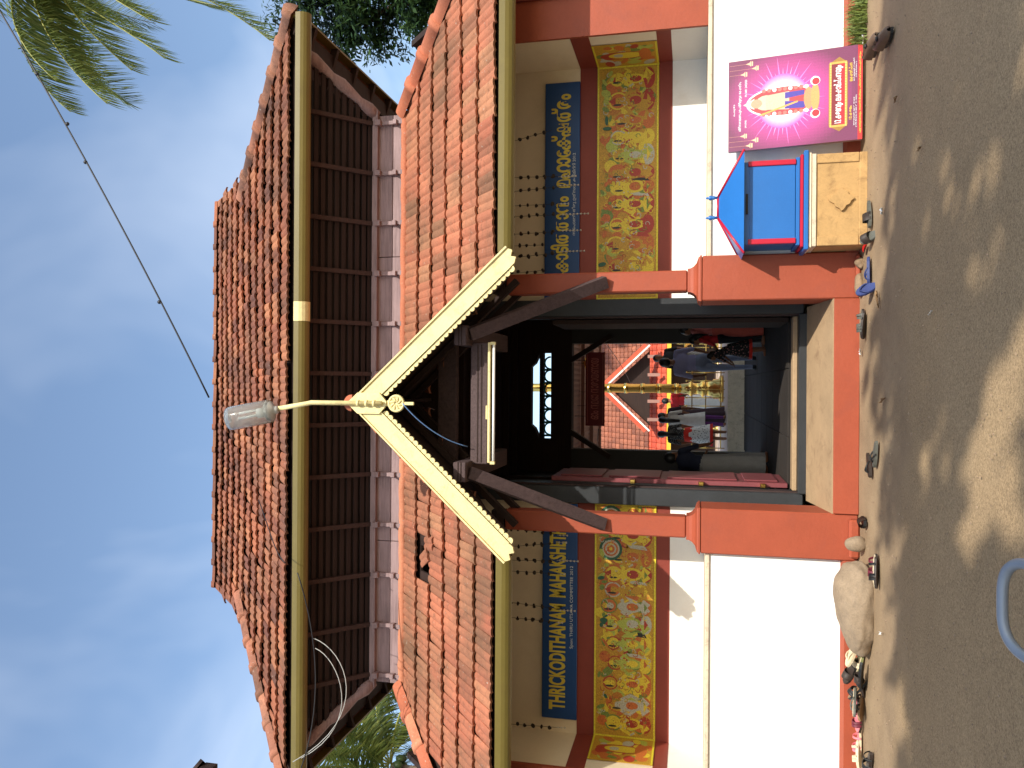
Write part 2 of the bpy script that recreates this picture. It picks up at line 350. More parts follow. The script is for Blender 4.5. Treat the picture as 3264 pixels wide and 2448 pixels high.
for i in range(6):
    x = AX-FX+.06+(i+.5)*(2*FX-.12)/6
    m = MB(); m.tube([(x+.105*math.cos(a), 13.55, 3.995+.105*math.sin(a)) for a in [math.pi*k/8 for k in range(9)]], .016, 6); part(m, "fretwork_scallop", TEAL)
    m = MB(); m.tube([(x-.118, 13.55, 3.98), (x-.118, 13.55, 4.12)], .02, 6); part(m, "fretwork_stem", TEAL)
# side and rear walls of the upper storey
for s in (-1, 1):
    X = lambda a, b: sorted((AX+s*a, AX+s*b))
    a, b_ = X(3.5, 3.6); m = MB(); m.box(a, b_, 9.55, 13.5, 4.7, 6.3); part(m, "side_wall", WOODG)
    a, b_ = X(4.0, 4.2); m = MB(); m.box(a, b_, YW+.25, 13.5, 0, 4.5); part(m, "side_wall", WHITE)
# upper wall of grey boards
for i in range(2):
    z0 = 5.10+i*.225
    xs = [-3.6+k*1.8 for k in range(5)]
    for k in range(4):
        m = MB(); m.bbox(AX+xs[k]+.004, AX+xs[k+1]-.004, 9.5+.004*((i+k) % 2), 9.56, z0+.003, z0+.222, .004); part(m, "wall_plank", WOODG)
m = MB(); m.box(AX-3.59, AX+3.59, 9.565, 9.6, 4.6, 6.0); part(m, "wall_backing", WOODD)
# leaning slatted screen under the upper eave
P0, P1 = Vector((0, 9.50, 5.565)), Vector((0, 8.80, 6.22))
d = (P1-P0); L = d.length; d.normalize(); nrm = Vector((0, -d.z, d.y))
NS = 10
for k in range(NS):
    t0 = .03+k*(L-.06)/NS; hw = 3.62+ t0*.62
    a = P0+d*t0; b = P0+d*(t0+(L-.06)/NS*(.60 if k else .75))
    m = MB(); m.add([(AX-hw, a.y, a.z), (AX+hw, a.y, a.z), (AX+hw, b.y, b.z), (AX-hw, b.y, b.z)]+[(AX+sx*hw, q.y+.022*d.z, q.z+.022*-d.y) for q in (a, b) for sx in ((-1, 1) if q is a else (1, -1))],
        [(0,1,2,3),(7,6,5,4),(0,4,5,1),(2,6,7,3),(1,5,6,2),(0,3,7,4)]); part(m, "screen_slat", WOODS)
m = MB(); m.beam((AX-3.66, 9.475, 5.545), (AX+3.66, 9.475, 5.545), .06, .07); part(m, "screen_sill", WOODG)
m = MB(); m.beam((AX-4.2, 8.92, 6.27), (AX+4.2, 8.92, 6.27), .09, .10); part(m, "eave_beam", WOODS)
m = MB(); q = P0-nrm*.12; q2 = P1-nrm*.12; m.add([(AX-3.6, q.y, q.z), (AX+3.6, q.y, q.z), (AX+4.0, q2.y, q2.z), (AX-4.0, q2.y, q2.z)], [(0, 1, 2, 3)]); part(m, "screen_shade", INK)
for i in range(12):
    x = AX+(i-5.5)*.635
    m = MB(); a = P0+nrm*.012-d*.02; b = P1+nrm*.012
    m.beam((x, a.y, a.z), (x, b.y, b.z), .052, .045, (0, -1, .6)); r = part(m, "screen_rib", WOODV)
    m = MB()
    for z0, z1, w, y in ((5.16, 5.21, .05, 9.43), (5.21, 5.25, .03, 9.45), (5.25, 5.30, .05, 9.42), (5.30, 5.46, .042, 9.455), (5.46, 5.54, .056, 9.41)):
        m.bbox(x-w*.62, x+w*.58, y, 9.499, z0+.001, z1, .004)
    m.build("rib_bracket", WOODG, r)
# ---------------------------------------------------------------- roofs
def half_pipe(y, z, ry, rz_, th_=.008, n=10):
    a = [math.pi+math.pi*k/n for k in range(n+1)]
    return [(y+ry*math.cos(g), z+.02*(k in (0, n))+rz_*math.sin(g)*1.3) for k, g in enumerate(a)]+[(y+(ry-th_)*math.cos(g), z+(rz_-th_)*math.sin(g)*1.3) for g in a[::-1]]
TW = .187
def tile_mesh(name, mat, w, l, hump=.024, lift=.04, n=8):
    m = MB(); top = []; bot = []; up = []
    for i in range(n+1):
        x = (i/n-.5)*w*1.06; z = hump*abs(math.sin(2*math.pi*(i/n)))**.8+.012*(i/n)
        top.append((x, 0, lift+z)); bot.append((x, .004, lift+z-.026)); up.append((x, l, z+.004))
    k = n+1
    m.add(bot+top+up, [(i, i+1, k+i+1, k+i) for i in range(n)]+[(k+i, k+i+1, 2*k+i+1, 2*k+i) for i in range(n)]+[(0, k, 2*k), (n, 2*k+n, k+n)])
    return m.mesh(name, mat)
def frame(o, up, right):
    up = Vector(up).normalized(); right = Vector(right).normalized(); n = right.cross(up)
    return Matrix(((right.x, up.x, n.x, o[0]), (right.y, up.y, n.y, o[1]), (right.z, up.z, n.z, o[2]), (0, 0, 0, 1)))
def cap_mesh(name, mat, r, l, n=8, collar=.055):
    """half-round ridge tile with a raised collar, along +y"""
    m = MB()
    prof = [(0, 1.0), (collar*.9, 1.0), (collar, 1.22), (collar*2.2, 1.22), (collar*2.4, 1.0)]
    ys = [(-.02, 1.13), (collar*1.2, 1.13), (collar*1.25, 1.0), (l+.03, .93)]
    vs_ = [(r*k*math.cos(math.pi*j/n), y, r*k*math.sin(math.pi*j/n)) for y, k in ys for j in range(n+1)]
    q = n+1
    m.add(vs_, [(i*q+j, (i+1)*q+j, (i+1)*q+j+1, i*q+j+1) for i in range(len(ys)-1) for j in range(n)]+[list(range(q))], 0, True)
    return m.mesh(name, mat)
def caps(a, b, mesh, l, parent, name, n_side=None, jit=.02):
    a, b = Vector(a), Vector(b); d = b-a; k = max(1, round(d.length/l)); d.normalize()
    side = d.cross(Vector((0, 0, 1))).normalized(); up = side.cross(d)
    for i in range(k):
        o = bpy.data.objects.new(name, mesh); p = a+d*(i*(b-a).length/k)
        M = Matrix(((side.x, d.x, up.x, p.x), (side.y, d.y, up.y, p.y), (side.z, d.z, up.z, p.z), (0, 0, 0, 1)))
        place(o, parent, M @ Euler((0, random.uniform(-.05, .05), random.uniform(-jit, jit))).to_matrix().to_4x4())
# ---- lower roof
E0, E1 = Vector((AX, 7.78, 3.52)), Vector((AX, 9.50, 5.15))
ld = (E1-E0); LL = ld.length; ld.normalize(); ln = Vector((0, -ld.z, ld.y))
LR = empty("lower_roof", (AX, 8.6, 4.3)); LR.parent = None
HALF_T, HALF_E = 3.62, 3.62+1.72
tm_low = tile_mesh("roof_tile", T_LOW, TW, .44, .014, .045)
GH, GZ0, GZ1 = 1.45, 3.36, 4.90                       # gable half width, eave and apex height
def hid_gable(x, z): return abs(x) < GH*(1-(z-GZ0)/(GZ1-GZ0))-.02
lroof = MB()
# boarded deck, with the gap where tiles have slipped
HX0, HX1, HT0, HT1 = -2.06, -1.66, 1.44, 1.86         # gap, x relative to axis and distance up the slope
def pt(x, t_, off=0): p = E0+ld*t_-ln*-off; return (AX+x, p.y, p.z)
def deck(m, x0, x1, t0, t1):
    def hw(t_): return HALF_E+(HALF_T-HALF_E)*t_/LL
    a = [max(-hw(t0), x0), min(hw(t0), x1), min(hw(t1), x1), max(-hw(t1), x0)]
    q = [(a[0], t0), (a[1], t0), (a[2], t1), (a[3], t1)]
    m.add([pt(x, t_, -.012) for x, t_ in q]+[pt(x, t_, -.04) for x, t_ in q], [(0,1,2,3),(7,6,5,4),(0,4,5,1),(1,5,6,2),(2,6,7,3),(3,7,4,0)])
ts_ = [0, HT0, HT1, LL+.06]
for j in range(3):
    for (a, b) in ((-9, -GH-.3), (GH+.3, 9)):
        if j == 1 and a < 0: deck(lroof, a, HX0, ts_[1], ts_[2]); deck(lroof, HX1, b, ts_[1], ts_[2])
        else: deck(lroof, a, b, ts_[j], ts_[j+1])
# the part behind the gable
def deck_tri(m):
    for s in (-1, 1):
        q = [(s*(GH+.3), 0), (s*(GH+.3), LL+.06), (0, LL+.06), (0, LL*.93), (s*GH*.98, .05)]
        if s < 0: q = q[::-1]
        m.add([pt(x, t_, -.012) for x, t_ in q], [list(range(5))])
deck_tri(lroof)
LR2 = lroof.build("lower_roof", WOODD, G)
bpy.data.objects.remove(LR); LR2.name = "lower_roof"; WM["lower_roof"] = Matrix.Identity(4); LR = LR2
rows = 6; ex = (LL-.12)/rows
for r in range(rows):
    t0 = r*ex; zc = (E0+ld*(t0+ex*.5)).z; hw = HALF_E+(HALF_T-HALF_E)*(t0+ex*.6)/LL
    n = int(2*hw/TW)+1
    for i in range(-n//2, n//2+1):
        x = i*TW+(.5*TW if r % 2 else 0)
        if abs(x) > hw+.03 or x+AX < -4.35 or x+AX > 4.5: continue
        if hid_gable(x, zc): continue
        if HX0-.05 < x < HX1+.05 and HT0-.1 < t0+ex*.5 < HT1+.1 and r == 4: continue
        o = bpy.data.objects.new("roof_tile", tm_low)
        p = pt(x, t0, .0); j = random.uniform
        M = frame((p[0], p[1], p[2]), ld, (1, 0, 0)) @ T(j(-.006, .006), j(-.014, .010), j(0, .008)) @ Euler((j(-.012, .012), j(-.03, .03), j(-.025, .025))).to_matrix().to_4x4()
        place(o, LR, M)
for x, t0, a in ((-1.66, HT0-.04, .14), (-1.80, HT0+.10, .5)):   # slipped and broken tiles in the gap
    o = bpy.data.objects.new("roof_tile", tm_low); p = pt(x, t0, .0)
    place(o, LR, frame(p, ld, (1, 0, 0)) @ Euler((.05, .12, a)).to_matrix().to_4x4() @ Matrix.Diagonal((.8, .62, 1, 1)))
# hips, side slopes, mortar along the top
cap = cap_mesh("hip_tile", T_CAP, .135, .42)
for s in (-1, 1):
    a = (AX+s*HALF_E, E0.y, E0.z-.02); b = (AX+s*HALF_T, E1.y, E1.z-.0)
    caps(a, b, cap, .40, LR, "hip_tile")
    m = MB(); m.add([(AX+s*HALF_E, E0.y, E0.z), (AX+s*HALF_E, 15.0, E0.z), (AX+s*HALF_T, 13.5, E1.z), (AX+s*HALF_T, E1.y, E1.z)], [(0, 1, 2, 3)]); m.build("side_slope", T_LOW, LR)
    x0, x1 = sorted((AX+s*(GH*.02), AX+s*HALF_T)); m = MB()
    m.tube([(x0+(x1-x0)*k/40, 9.47+.008*random.random(), 5.145+.012*random.random()) for k in range(41)], .055, 8); m.build("mortar_fillet", T_CAP, LR)
    # gutter of folded sheet
    x0, x1 = sorted((AX+s*(GH+.06), AX+s*(HALF_E+.05)))
    m = MB(); m.prism(half_pipe(7.745, 3.475, .085, .10), 'x', x0, x1); part(m, "gutter", GUT)
# veranda ceiling rafters
for i in range(-8, 9):
    x = i*.56
    if abs(x) < 1.6: continue
    m = MB(); m.beam(pt(x, .05, -.09), pt(x, LL*.98, -.09), .07, .09, (0, -1, 1)); m.build("rafter", WOODD, LR)
for s in (-1, 1): m = MB(); m.beam((AX+s*4.3, 8.64, 3.70), (AX+s*1.2, 8.64, 3.70), .16, .14); part(m, "wall_plate", WOODD)
# ---- upper roof
U0, U1 = Vector((AX, 8.68, 6.27)), Vector((AX, 11.5, 9.06)); ud = (U1-U0); UL = ud.length; ud.normalize()
UE, UG, URG = 4.60, 2.86, 3.06                        # eave half width, gablet half width, ridge half length
TG = UL*.60                                           # height of the gablet foot along the slope
def upt(x, t_, off=0): p = U0+ud*t_; return (AX+x, p.y-off*ud.z, p.z+off*ud.y)
m = MB()
q = [(-UE, 0), (UE, 0), (UG, TG), (URG, TG+.02), (URG, UL), (-URG, UL), (-URG, TG+.02), (-UG, TG)]
m.add([upt(x, t_, -.015) for x, t_ in q]+[upt(x, t_, -.05) for x, t_ in q], [list(range(8)), list(range(15, 7, -1))]+[(i, i+8, (i+1) % 8+8, (i+1) % 8) for i in range(8)])
UR = m.build("upper_roof", WOODD, G)
m = MB(); back = lambda p: (p[0], 23.0-p[1], p[2])
m.add([back(upt(x, t_)) for x, t_ in q], [list(range(7, -1, -1))]); m.build("rear_slope", T_OLD, UR)
for s in (-1, 1):
    a, b, c_ = upt(s*UE, 0), upt(s*UG, TG), upt(s*URG, UL)
    m = MB(); m.add([a, b, back(b), back(a)], [(0, 1, 2, 3)] if s < 0 else [(3, 2, 1, 0)]); m.build("side_slope", T_OLD, UR)
    m = MB(); m.add([(AX+s*(URG-.15), b[1], b[2]), (AX+s*(URG-.15), 23-b[1], b[2]), (AX+s*(URG-.15), 11.5, 9.15)], [(0, 1, 2)]); m.build("gablet_board", WOODD, UR)
tm_old = tile_mesh("roof_tile", T_OLD, TW, .38, .017, .045)
urows = 11; uex = (UL-.05)/urows; sheet = MB(); proto = MB()
pv = [v.co.copy() for v in tm_old.vertices]; pf = [list(p.vertices) for p in tm_old.polygons]
for r in range(urows):
    t0 = r*uex; tm_ = t0+uex*.6
    hw = UE+(UG-UE)*tm_/TG if tm_ < TG else URG
    n = int(hw/TW)+1
    sag = lambda x: -.025*math.cos(x*.9+1.0)*math.sin(math.pi*t0/UL)
    for i in range(-n, n+1):
        x = i*TW+(.5*TW if r % 2 else 0)
        if abs(x) > hw+.03: continue
        j = random.uniform; p = upt(x, t0, sag(x))
        M = frame(p, ud, (1, 0, 0)) @ T(j(-.008, .008), j(-.018, .014), j(0, .012)) @ Euler((j(-.02, .02), j(-.05, .05), j(-.04, .04))).to_matrix().to_4x4()
        if r == 0:
            place(bpy.data.objects.new("roof_tile", tm_old), UR, M)
        else:
            sheet.add([M @ v for v in pv], pf)
tag(sheet.build("roof_tiles", T_OLD, UR), kind="stuff")
capU = cap_mesh("hip_tile", T_OLD, .115, .40); capR = cap_mesh("ridge_tile", T_OLD, .10, .36)
capH = cap_mesh("hip_tile", T_CAPO, .125, .40)
for s in (-1, 1):
    caps(upt(s*(UE+.02), -.02, .0), upt(s*UG, TG, .0), capH, .42, UR, "hip_tile")
    a, b = upt(s*URG, TG-.02, .02), upt(s*URG, UL, .02)
    m = MB(); m.beam(a, b, .10, .07, (0, -1, 1)); m.build("gablet_verge", T_OLD, UR)
caps(upt(-URG-.02, UL, .0), upt(URG+.02, UL, .0), capR, .36, UR, "ridge_tile", jit=.03)
# eave gutter and soffit at the sides
m = MB(); m.prism(half_pipe(8.685, 6.18, .095, .10), 'x', AX-UE-.05, AX+UE-.02); part(m, "gutter", GUT)
m = MB(); m.prism(half_pipe(8.685, 6.18, .099, .104, .006), "x", AX+.93, AX+1.16); part(m, "gutter_joint", YEL)
for s in (-1, 1):
    x = AX+s*(UE-.04)
    m = MB(); m.beam((x, 8.64, 6.20), (x, 14.4, 6.20), .025, .13); part(m, "side_fascia", GUT)
    for k in range(9):
        y = 9.0+k*.62
        m = MB(); m.beam((AX+s*3.6, y, 6.45), (x, y, 6.17), .06, .09); part(m, "side_rafter", WOODD)
    for k in range(3):
        m = MB(); xx = AX+s*(3.75+k*.3); z = 6.42-k*.11; m.box(xx-.11, xx+.11, 8.9, 14.2, z, z+.02); part(m, "soffit_board", WOODS)
    # plaster moulding at the corner of the screen
    m = MB(); m.tube([(AX+s*(3.60+.62*k/8), 9.52-.09*k*.95, 5.55+.085*k) for k in range(9)], [.07+.02*math.sin(k*2.1) for k in range(9)], 8); part(m, "corner_moulding", WOODG)
# ---------------------------------------------------------------- front gable
GY = 7.45; th = math.atan2(GZ1-GZ0, GH)
GB = MB(); GB.box(AX-.02, AX+.02, GY+.1, 9.35, GZ1-.16, GZ1-.06)
GB = part(GB, "gable_roof", WOODD)
for s in (-1, 1):
    e, a = Vector((AX+s*GH, 0, GZ0)), Vector((AX, 0, GZ1))
    n = Vector((s*math.sin(th), 0, math.cos(th)))
    # roof plane behind the board, meeting the lower roof along the valley
    yv = lambda z: E0.y+(z-E0.z)*(E1.y-E0.y)/(E1.z-E0.z)
    m = MB(); 
    pts = [(e.x, GY+.02, e.z), (a.x, GY+.02, a.z), (a.x, yv(a.z)+.05, a.z), (e.x, max(yv(e.z), GY+.2)+.05, e.z)]
    up_ = [(p[0]+n.x*.02, p[1], p[2]+n.z*.02) for p in pts]; dn = [(p[0]-n.x*.02, p[1], p[2]-n.z*.02) for p in pts]
    m.add(up_+dn, [(0,1,2,3),(7,6,5,4),(0,4,5,1),(1,5,6,2),(2,6,7,3),(3,7,4,0)]); m.build("gable_deck", WOODD, GB)
    sl = (a-e); Ls = sl.length; sl.normalize(); sh = MB()
    for r in range(6):
        p0 = e+sl*(r*Ls/6)
        k = 0; y = GY+.04
        while y < yv(p0.z+.1)+.05:
            M = frame((p0.x+n.x*.025, y+TW/2, p0.z+n.z*.025), sl, (0, s, 0)); sh.add([M @ v for v in pv], pf); y += TW
    tag(sh.build("gable_tiles", T_LOW, GB), kind="stuff")
    # bargeboard: plain board, bead, scalloped lower edge and curled foot
    W1, W2 = .165, .215
    def bp(t_, w): p = e+sl*t_-n*(w-.045); return (p.x, p.z)
    out = [bp(-.06, 0), bp(Ls*1.0, 0), bp(Ls*1.0-0, 0)]
    top = [(AX, GZ1+.06), (AX, GZ1+.06-W1/math.cos(th))]
    pl = [bp(-.04, .0)]+[top[0], top[1]]+[bp(.0, W1), bp(-.05, W1*.8), bp(-.02, W1*.55), bp(-.07, W1*.35)]
    m = MB(); m.prism(pl if s < 0 else pl[::-1], 'y', GY, GY+.035); bb = part(m, "bargeboard", YEL)
    m = MB(); pl = [bp(-.05, -.012), (AX, GZ1+.075), (AX, GZ1+.055), bp(-.05, .006)]; m.prism(pl if s < 0 else pl[::-1], 'y', GY-.018, GY+.04); m.build("board_edge", YEL, bb)
    m = MB(); q0, q1 = bp(.05, W1), bp(Ls*.91, W1); m.beam((q0[0], GY-.004, q0[1]), (q1[0], GY-.004, q1[1]), .012, .014, (0, 1, 0)); m.build("bead", YEL, bb)
    m = MB(); nsc = 30
    for k in range(nsc):
        tt = .03+k*(Ls*.87-.03)/nsc; w = (Ls*.87-.03)/nsc
        p = bp(tt+w/2, W1+.012); 
        pts = [(p[0]+sl.x*w*.56*math.cos(g)-n.x*.042*math.sin(g), p[1]+sl.z*w*.56*math.cos(g)-n.z*.042*math.sin(g)) for g in [math.pi*i/6 for i in range(7)]]
        ctr = sum(x[0] for x in pts)/7, sum(x[1] for x in pts)/7
        area = sum(pts[i][0]*pts[(i+1) % 7][1]-pts[(i+1) % 7][0]*pts[i][1] for i in range(7))
        m.prism(pts if area < 0 else pts[::-1], 'y', GY+.004, GY+.028)
    m.build("scallop_trim", YEL, bb)
    m = MB(); p = bp(Ls*.895, W1+.03); m.tube([(p[0]+s*.032*math.cos(g)*(1-g/9), GY+.015, p[1]-.0+.032*math.sin(g)*(1-g/9)) for g in [k*.55 for k in range(10)]], .011, 6); m.build("scroll", YEL, bb)
    # rafters inside the gable and the ragged plaster strip
    for y in (7.75, 8.25, 8.75):
        m = MB(); o = Vector((0, y, 0)); m.beam(e+o-n*.07+sl*.15, a+o-n*.07, .06, .09, (0, 1, 0)); m.build("gable_rafter", WOODD, GB)
    # longitudinal beam with its end showing, and the strut from the column
    bx = AX+s*.685
    m = MB(); m.bbox(bx-.10, bx+.10, 7.62, 9.44, 3.80, 3.93, .008); lb = part(m, "projecting_beam", WOODB)
    m = MB(); m.box(bx-.102, bx+.102, 7.614, 7.619, 3.845, 3.853); m.box(bx-.102, bx+.102, 7.614, 7.619, 3.875, 3.883); m.build("beam_groove", WOODD, lb)
    m = MB(); m.beam((AX+s*1.30, 8.545, 2.52), (AX+s*.70, 7.74, 3.80), .095, .125, (s*.8, -.5, .4)); part(m, "strut", WOODB)
# centre plaque with rosette drop
m = MB()
pl = [(AX-.105, GZ1-.03), (AX, GZ1+.085), (AX+.105, GZ1-.03), (AX+.105, GZ1-.26), (AX+.05, GZ1-.31), (AX+.02, GZ1-.335), (AX-.02, GZ1-.335), (AX-.05, GZ1-.31), (AX-.105, GZ1-.26)]
m.prism(pl, 'y', GY-.03, GY-.001); fp = part(m, "gable_plaque", YEL)
m = MB(); 
m.M = T(AX, GY-.01, GZ1-.435) @ Matrix.Rotation(R(90), 4, 'X')
m.lathe([(0, -.01), (.085, -.01), (.09, .0), (.082, .014), (.07, .014), (.066, .006), (0, .006)], 24)
m.M = Matrix.Identity(4)
for k in range(8):
    a = k*math.pi/4
    m.tube([(AX+r_*math.cos(a+r_*9), GY-.018, GZ1-.435+r_*math.sin(a+r_*9)) for r_ in (.012, .025, .04, .055, .064)], [.006, .009, .011, .009, .005], 6)
m.bbox(AX-.016, AX+.016, GY-.02, GY+.0, GZ1-.62, GZ1-.52, .005); m.bbox(AX-.03, AX+.03, GY-.016, GY+.0, GZ1-.36, GZ1-.335, .006)
m.build("rosette", YEL, fp)
# roof cap over the apex
cap_g = cap_mesh("ridge_tile", T_CAP, .075, .40, collar=.03); caps((AX, GY+.03, GZ1+.05), (AX, 9.3, GZ1+.05), cap_g, .42, GB, "ridge_tile")
# cross beam in the gable, with lines cut along it
m = MB(); m.bbox(AX-.62, AX+.62, 7.86, 8.0, 3.64, 3.82, .008); cbm = part(m, "cross_beam", WOODB)
for z in (3.70, 3.74): 
    m = MB(); m.box(AX-.6, AX+.6, 7.854, 7.8595, z, z+.01); m.build("beam_groove", WOODD, cbm)
m = MB(); m.bbox(AX-.75, AX+.75, 8.55, 8.65, 4.18, 4.40, .01); part(m, "inner_tie_beam", WOODB)
# open red-brown door leaf folded against the left jamb
m = MB(); dx = AX-.99
m.bbox(dx, dx+.055, 9.72, 10.66, .52, 3.3, .006); dl = part(m, "door_leaf", paint("plum_door_paint", hx(120, 62, 66), .15, 5, .5, 50, .1))
for z0, z1 in ((.62, 1.0), (1.08, 1.9), (1.98, 2.6), (2.68, 3.2)):
    m = MB(); m.bbox(dx+.056, dx+.075, 9.80, 10.58, z0, z1, .008); m.build("door_panel", bpy.data.materials["plum_door_paint"], dl)
for z in (.8, 1.5, 2.3):
    m = MB(); m.bbox(dx+.0, dx+.05, 9.64, 9.719, z-.03, z+.03, .006); m.build("door_hinge", GOLD, dl)
m = MB(); dx = AX+.94; m.bbox(dx, dx+.055, 9.72, 10.66, .52, 3.3, .006); part(m, "door_leaf", WOODD)
# compound walls running on from both sides of the gatehouse
for s in (-1, 1):
    W = empty("compound_wall", (AX+s*10, 9.3, 0), 0, "white compound wall running on beyond the "+("Malayalam" if s > 0 else "English")+" board end of the gatehouse", "wall")
    a, b_ = sorted((AX+s*5.62, AX+s*15)); m = MB(); m.box(a, b_, 9.2, 9.45, 0, 1.9); m.build("wall_body", WHITE, W)
    m = MB(); m.bbox(a, b_, 9.15, 9.5, 1.901, 1.98, .01); m.build("coping", LEDGE, W)
    m = MB(); m.bbox(a, b_, 9.16, 9.199, 0, .2, .01); m.build("plinth", RED, W)
# ================================================================== lettering and flat prints
def text_geo(body, height, width=None, bold=0.0, track=1.0):
    """letter outlines as flat polygons: (verts, faces) with x from 0 to width and z from 0 to height"""
    cu = bpy.data.curves.new("lettering", 'FONT'); cu.body = body; cu.size = 1.0; cu.offset = bold; cu.resolution_u = 3; cu.space_character = track; cu.fill_mode = 'BOTH'
    o = bpy.data.objects.new("lettering", cu); col.objects.link(o)
    dg = bpy.context.evaluated_depsgraph_get(); me = bpy.data.meshes.new_from_object(o.evaluated_get(dg))
    v = [p.co.copy() for p in me.vertices]; f = [list(p.vertices) for p in me.polygons]
    bpy.data.objects.remove(o); bpy.data.curves.remove(cu); bpy.data.meshes.remove(me)
    if not v: return [], []
    x0, x1 = min(p.x for p in v), max(p.x for p in v); y0, y1 = min(p.y for p in v), max(p.y for p in v)
    k = height/(y1-y0); kx = (width/(x1-x0)) if width else k
    return [((p.x-x0)*kx, (p.y-y0)*k) for p in v], f
def letters(name, body, x, y, z, h, mat, parent, w=None, bold=0.0, M=None, depth=.003, track=1.0):
    """raised lettering facing -y; x,z is the lower left corner; M places a tilted board"""
    v, f = text_geo(body, h, w, bold, track); m = MB(); n = len(v)
    m.add([(x+a, y, z+b) for a, b in v], f)
    return m.build(name, mat, parent, M)
class Print:
    """flat print: coloured shapes laid in thin layers on a board facing -y"""
    def __init__(s, y): s.m = MB(); s.y = y; s.k = 0
    def poly(s, pts, c, smooth=False):
        s.k += 1; a = sum(pts[i][0]*pts[(i+1) % len(pts)][1]-pts[(i+1) % len(pts)][0]*pts[i][1] for i in range(len(pts)))
        if a < 0: pts = pts[::-1]
        y = s.y-s.k*.000012; s.m.add([(x, y, z) for x, z in pts], [list(range(len(pts)))], 0, False, tuple(c)); return s
    def ell(s, x, z, a, b, c, rot=0, n=14):
        return s.poly([(x+a*math.cos(g)*math.cos(rot)-b*math.sin(g)*math.sin(rot), z+a*math.cos(g)*math.sin(rot)+b*math.sin(g)*math.cos(rot)) for g in [2*math.pi*i/n for i in range(n)]], c)
    def rect(s, x0, x1, z0, z1, c): return s.poly([(x0, z0), (x1, z0), (x1, z1), (x0, z1)], c)
    def text(s, body, x, z, h, c, w=None, bold=0.0, mid=False):
        v, f = text_geo(body, h, w, bold); s.k += 3; y = s.y-s.k*.000012
        if mid and v: x -= max(p[0] for p in v)/2
        s.m.add([(x+a, y, z+b) for a, b in v], f, 0, False, tuple(c)); return s
    def band(s, pts, w, c):
        """ribbon along a path"""
        L = []; Rr = []
        for i, p in enumerate(pts):
            a, b = pts[max(i-1, 0)], pts[min(i+1, len(pts)-1)]; dx, dz = b[0]-a[0], b[1]-a[1]; l = math.hypot(dx, dz) or 1
            L.append((p[0]-dz/l*w/2, p[1]+dx/l*w/2)); Rr.append((p[0]+dz/l*w/2, p[1]-dx/l*w/2))
        s.k += 1; y = s.y-s.k*.000012; n = len(pts)
        s.m.add([(x, y, z) for x, z in L+Rr], [(i, n+i, n+i+1, i+1) for i in range(n-1)], 0, False, tuple(c)); return s
PRINT = vcol("printed_sheet", .45, .45, .12)
MURALM = vcol("mural_print", .5, .4, .35)
SIGNB = paint("sign_blue_paint", hx(18, 62, 116), .08, 1.5, .45, 60, .03)
SIGNY = paint("sign_yellow_letter", hx(196, 178, 66), .06, 3, .5, 60, .03)
SIGNW = paint("sign_white_letter", hx(200, 205, 205), .06, 3, .5, 60, .03)
# ---- blue name boards on the recessed wall
sx0, sx1, sz0, sz1, sy = AX-3.79, AX-1.22, 2.925, 3.345, YW-.06
S = empty("name_board", ((sx0+sx1)/2, sy, sz0), 0, "blue name board with yellow English capitals over one of the two murals", "sign", "blue name boards")
m = MB(); m.bbox(sx0, sx1, sy, sy+.03, sz0, sz1, .006); m.build("board", SIGNB, S)
letters("lettering", "THRICKODITHANAM", sx0+.11, sy-.004, sz0+.135, .20, SIGNY, S, w=1.26, bold=.035); letters("lettering", "MAHAKSHETHRAM", sx0+1.45, sy-.004, sz0+.135, .20, SIGNY, S, w=1.10, bold=.035)
letters("sponsor_line", "Spon: THIRU UTSAVA COMMITTEE 2012", sx0+.85, sy-.004, sz0+.04, .045, SIGNW, S, w=.98)
sx0, sx1 = AX+1.22, AX+3.80
S = empty("name_board", ((sx0+sx1)/2, sy, sz0), 0, "blue name board with yellow Malayalam lettering over one of the two murals", "sign", "blue name boards")
m = MB(); m.bbox(sx0, sx1, sy, sy+.03, sz0, sz1, .006); m.build("board", SIGNB, S)
letters("lettering", "\u0d46\u0d15\u0d15\u0d3e\u0d1f\u0d3f\u0d24\u0d24\u0d3e\u0d28\u0d02", sx0+.06, sy-.004, sz0+.125, .22, SIGNY, S, w=1.16, bold=.035); letters("lettering", "\u0d2e\u0d39\u0d3e\u0d47\u0d15\u0d4d\u0d37\u0d24\u0d4d\u0d30\u0d02", sx0+1.32, sy-.004, sz0+.105, .24, SIGNY, S, w=1.12, bold=.035)
letters("sponsor_line", "\u0d38\u0d4d\u0d47\u0d2a\u0d3e\u0d7a: \u0d24\u0d3f\u0d30\u0d41 \u0d09\u0d24\u0d4d\u0d38\u0d35 \u0d15\u0d2e\u0d4d\u0d2e\u0d3f\u0d31\u0d4d\u0d31\u0d3f 2012", sx0+.75, sy-.004, sz0+.04, .05, SIGNW, S, w=.98)
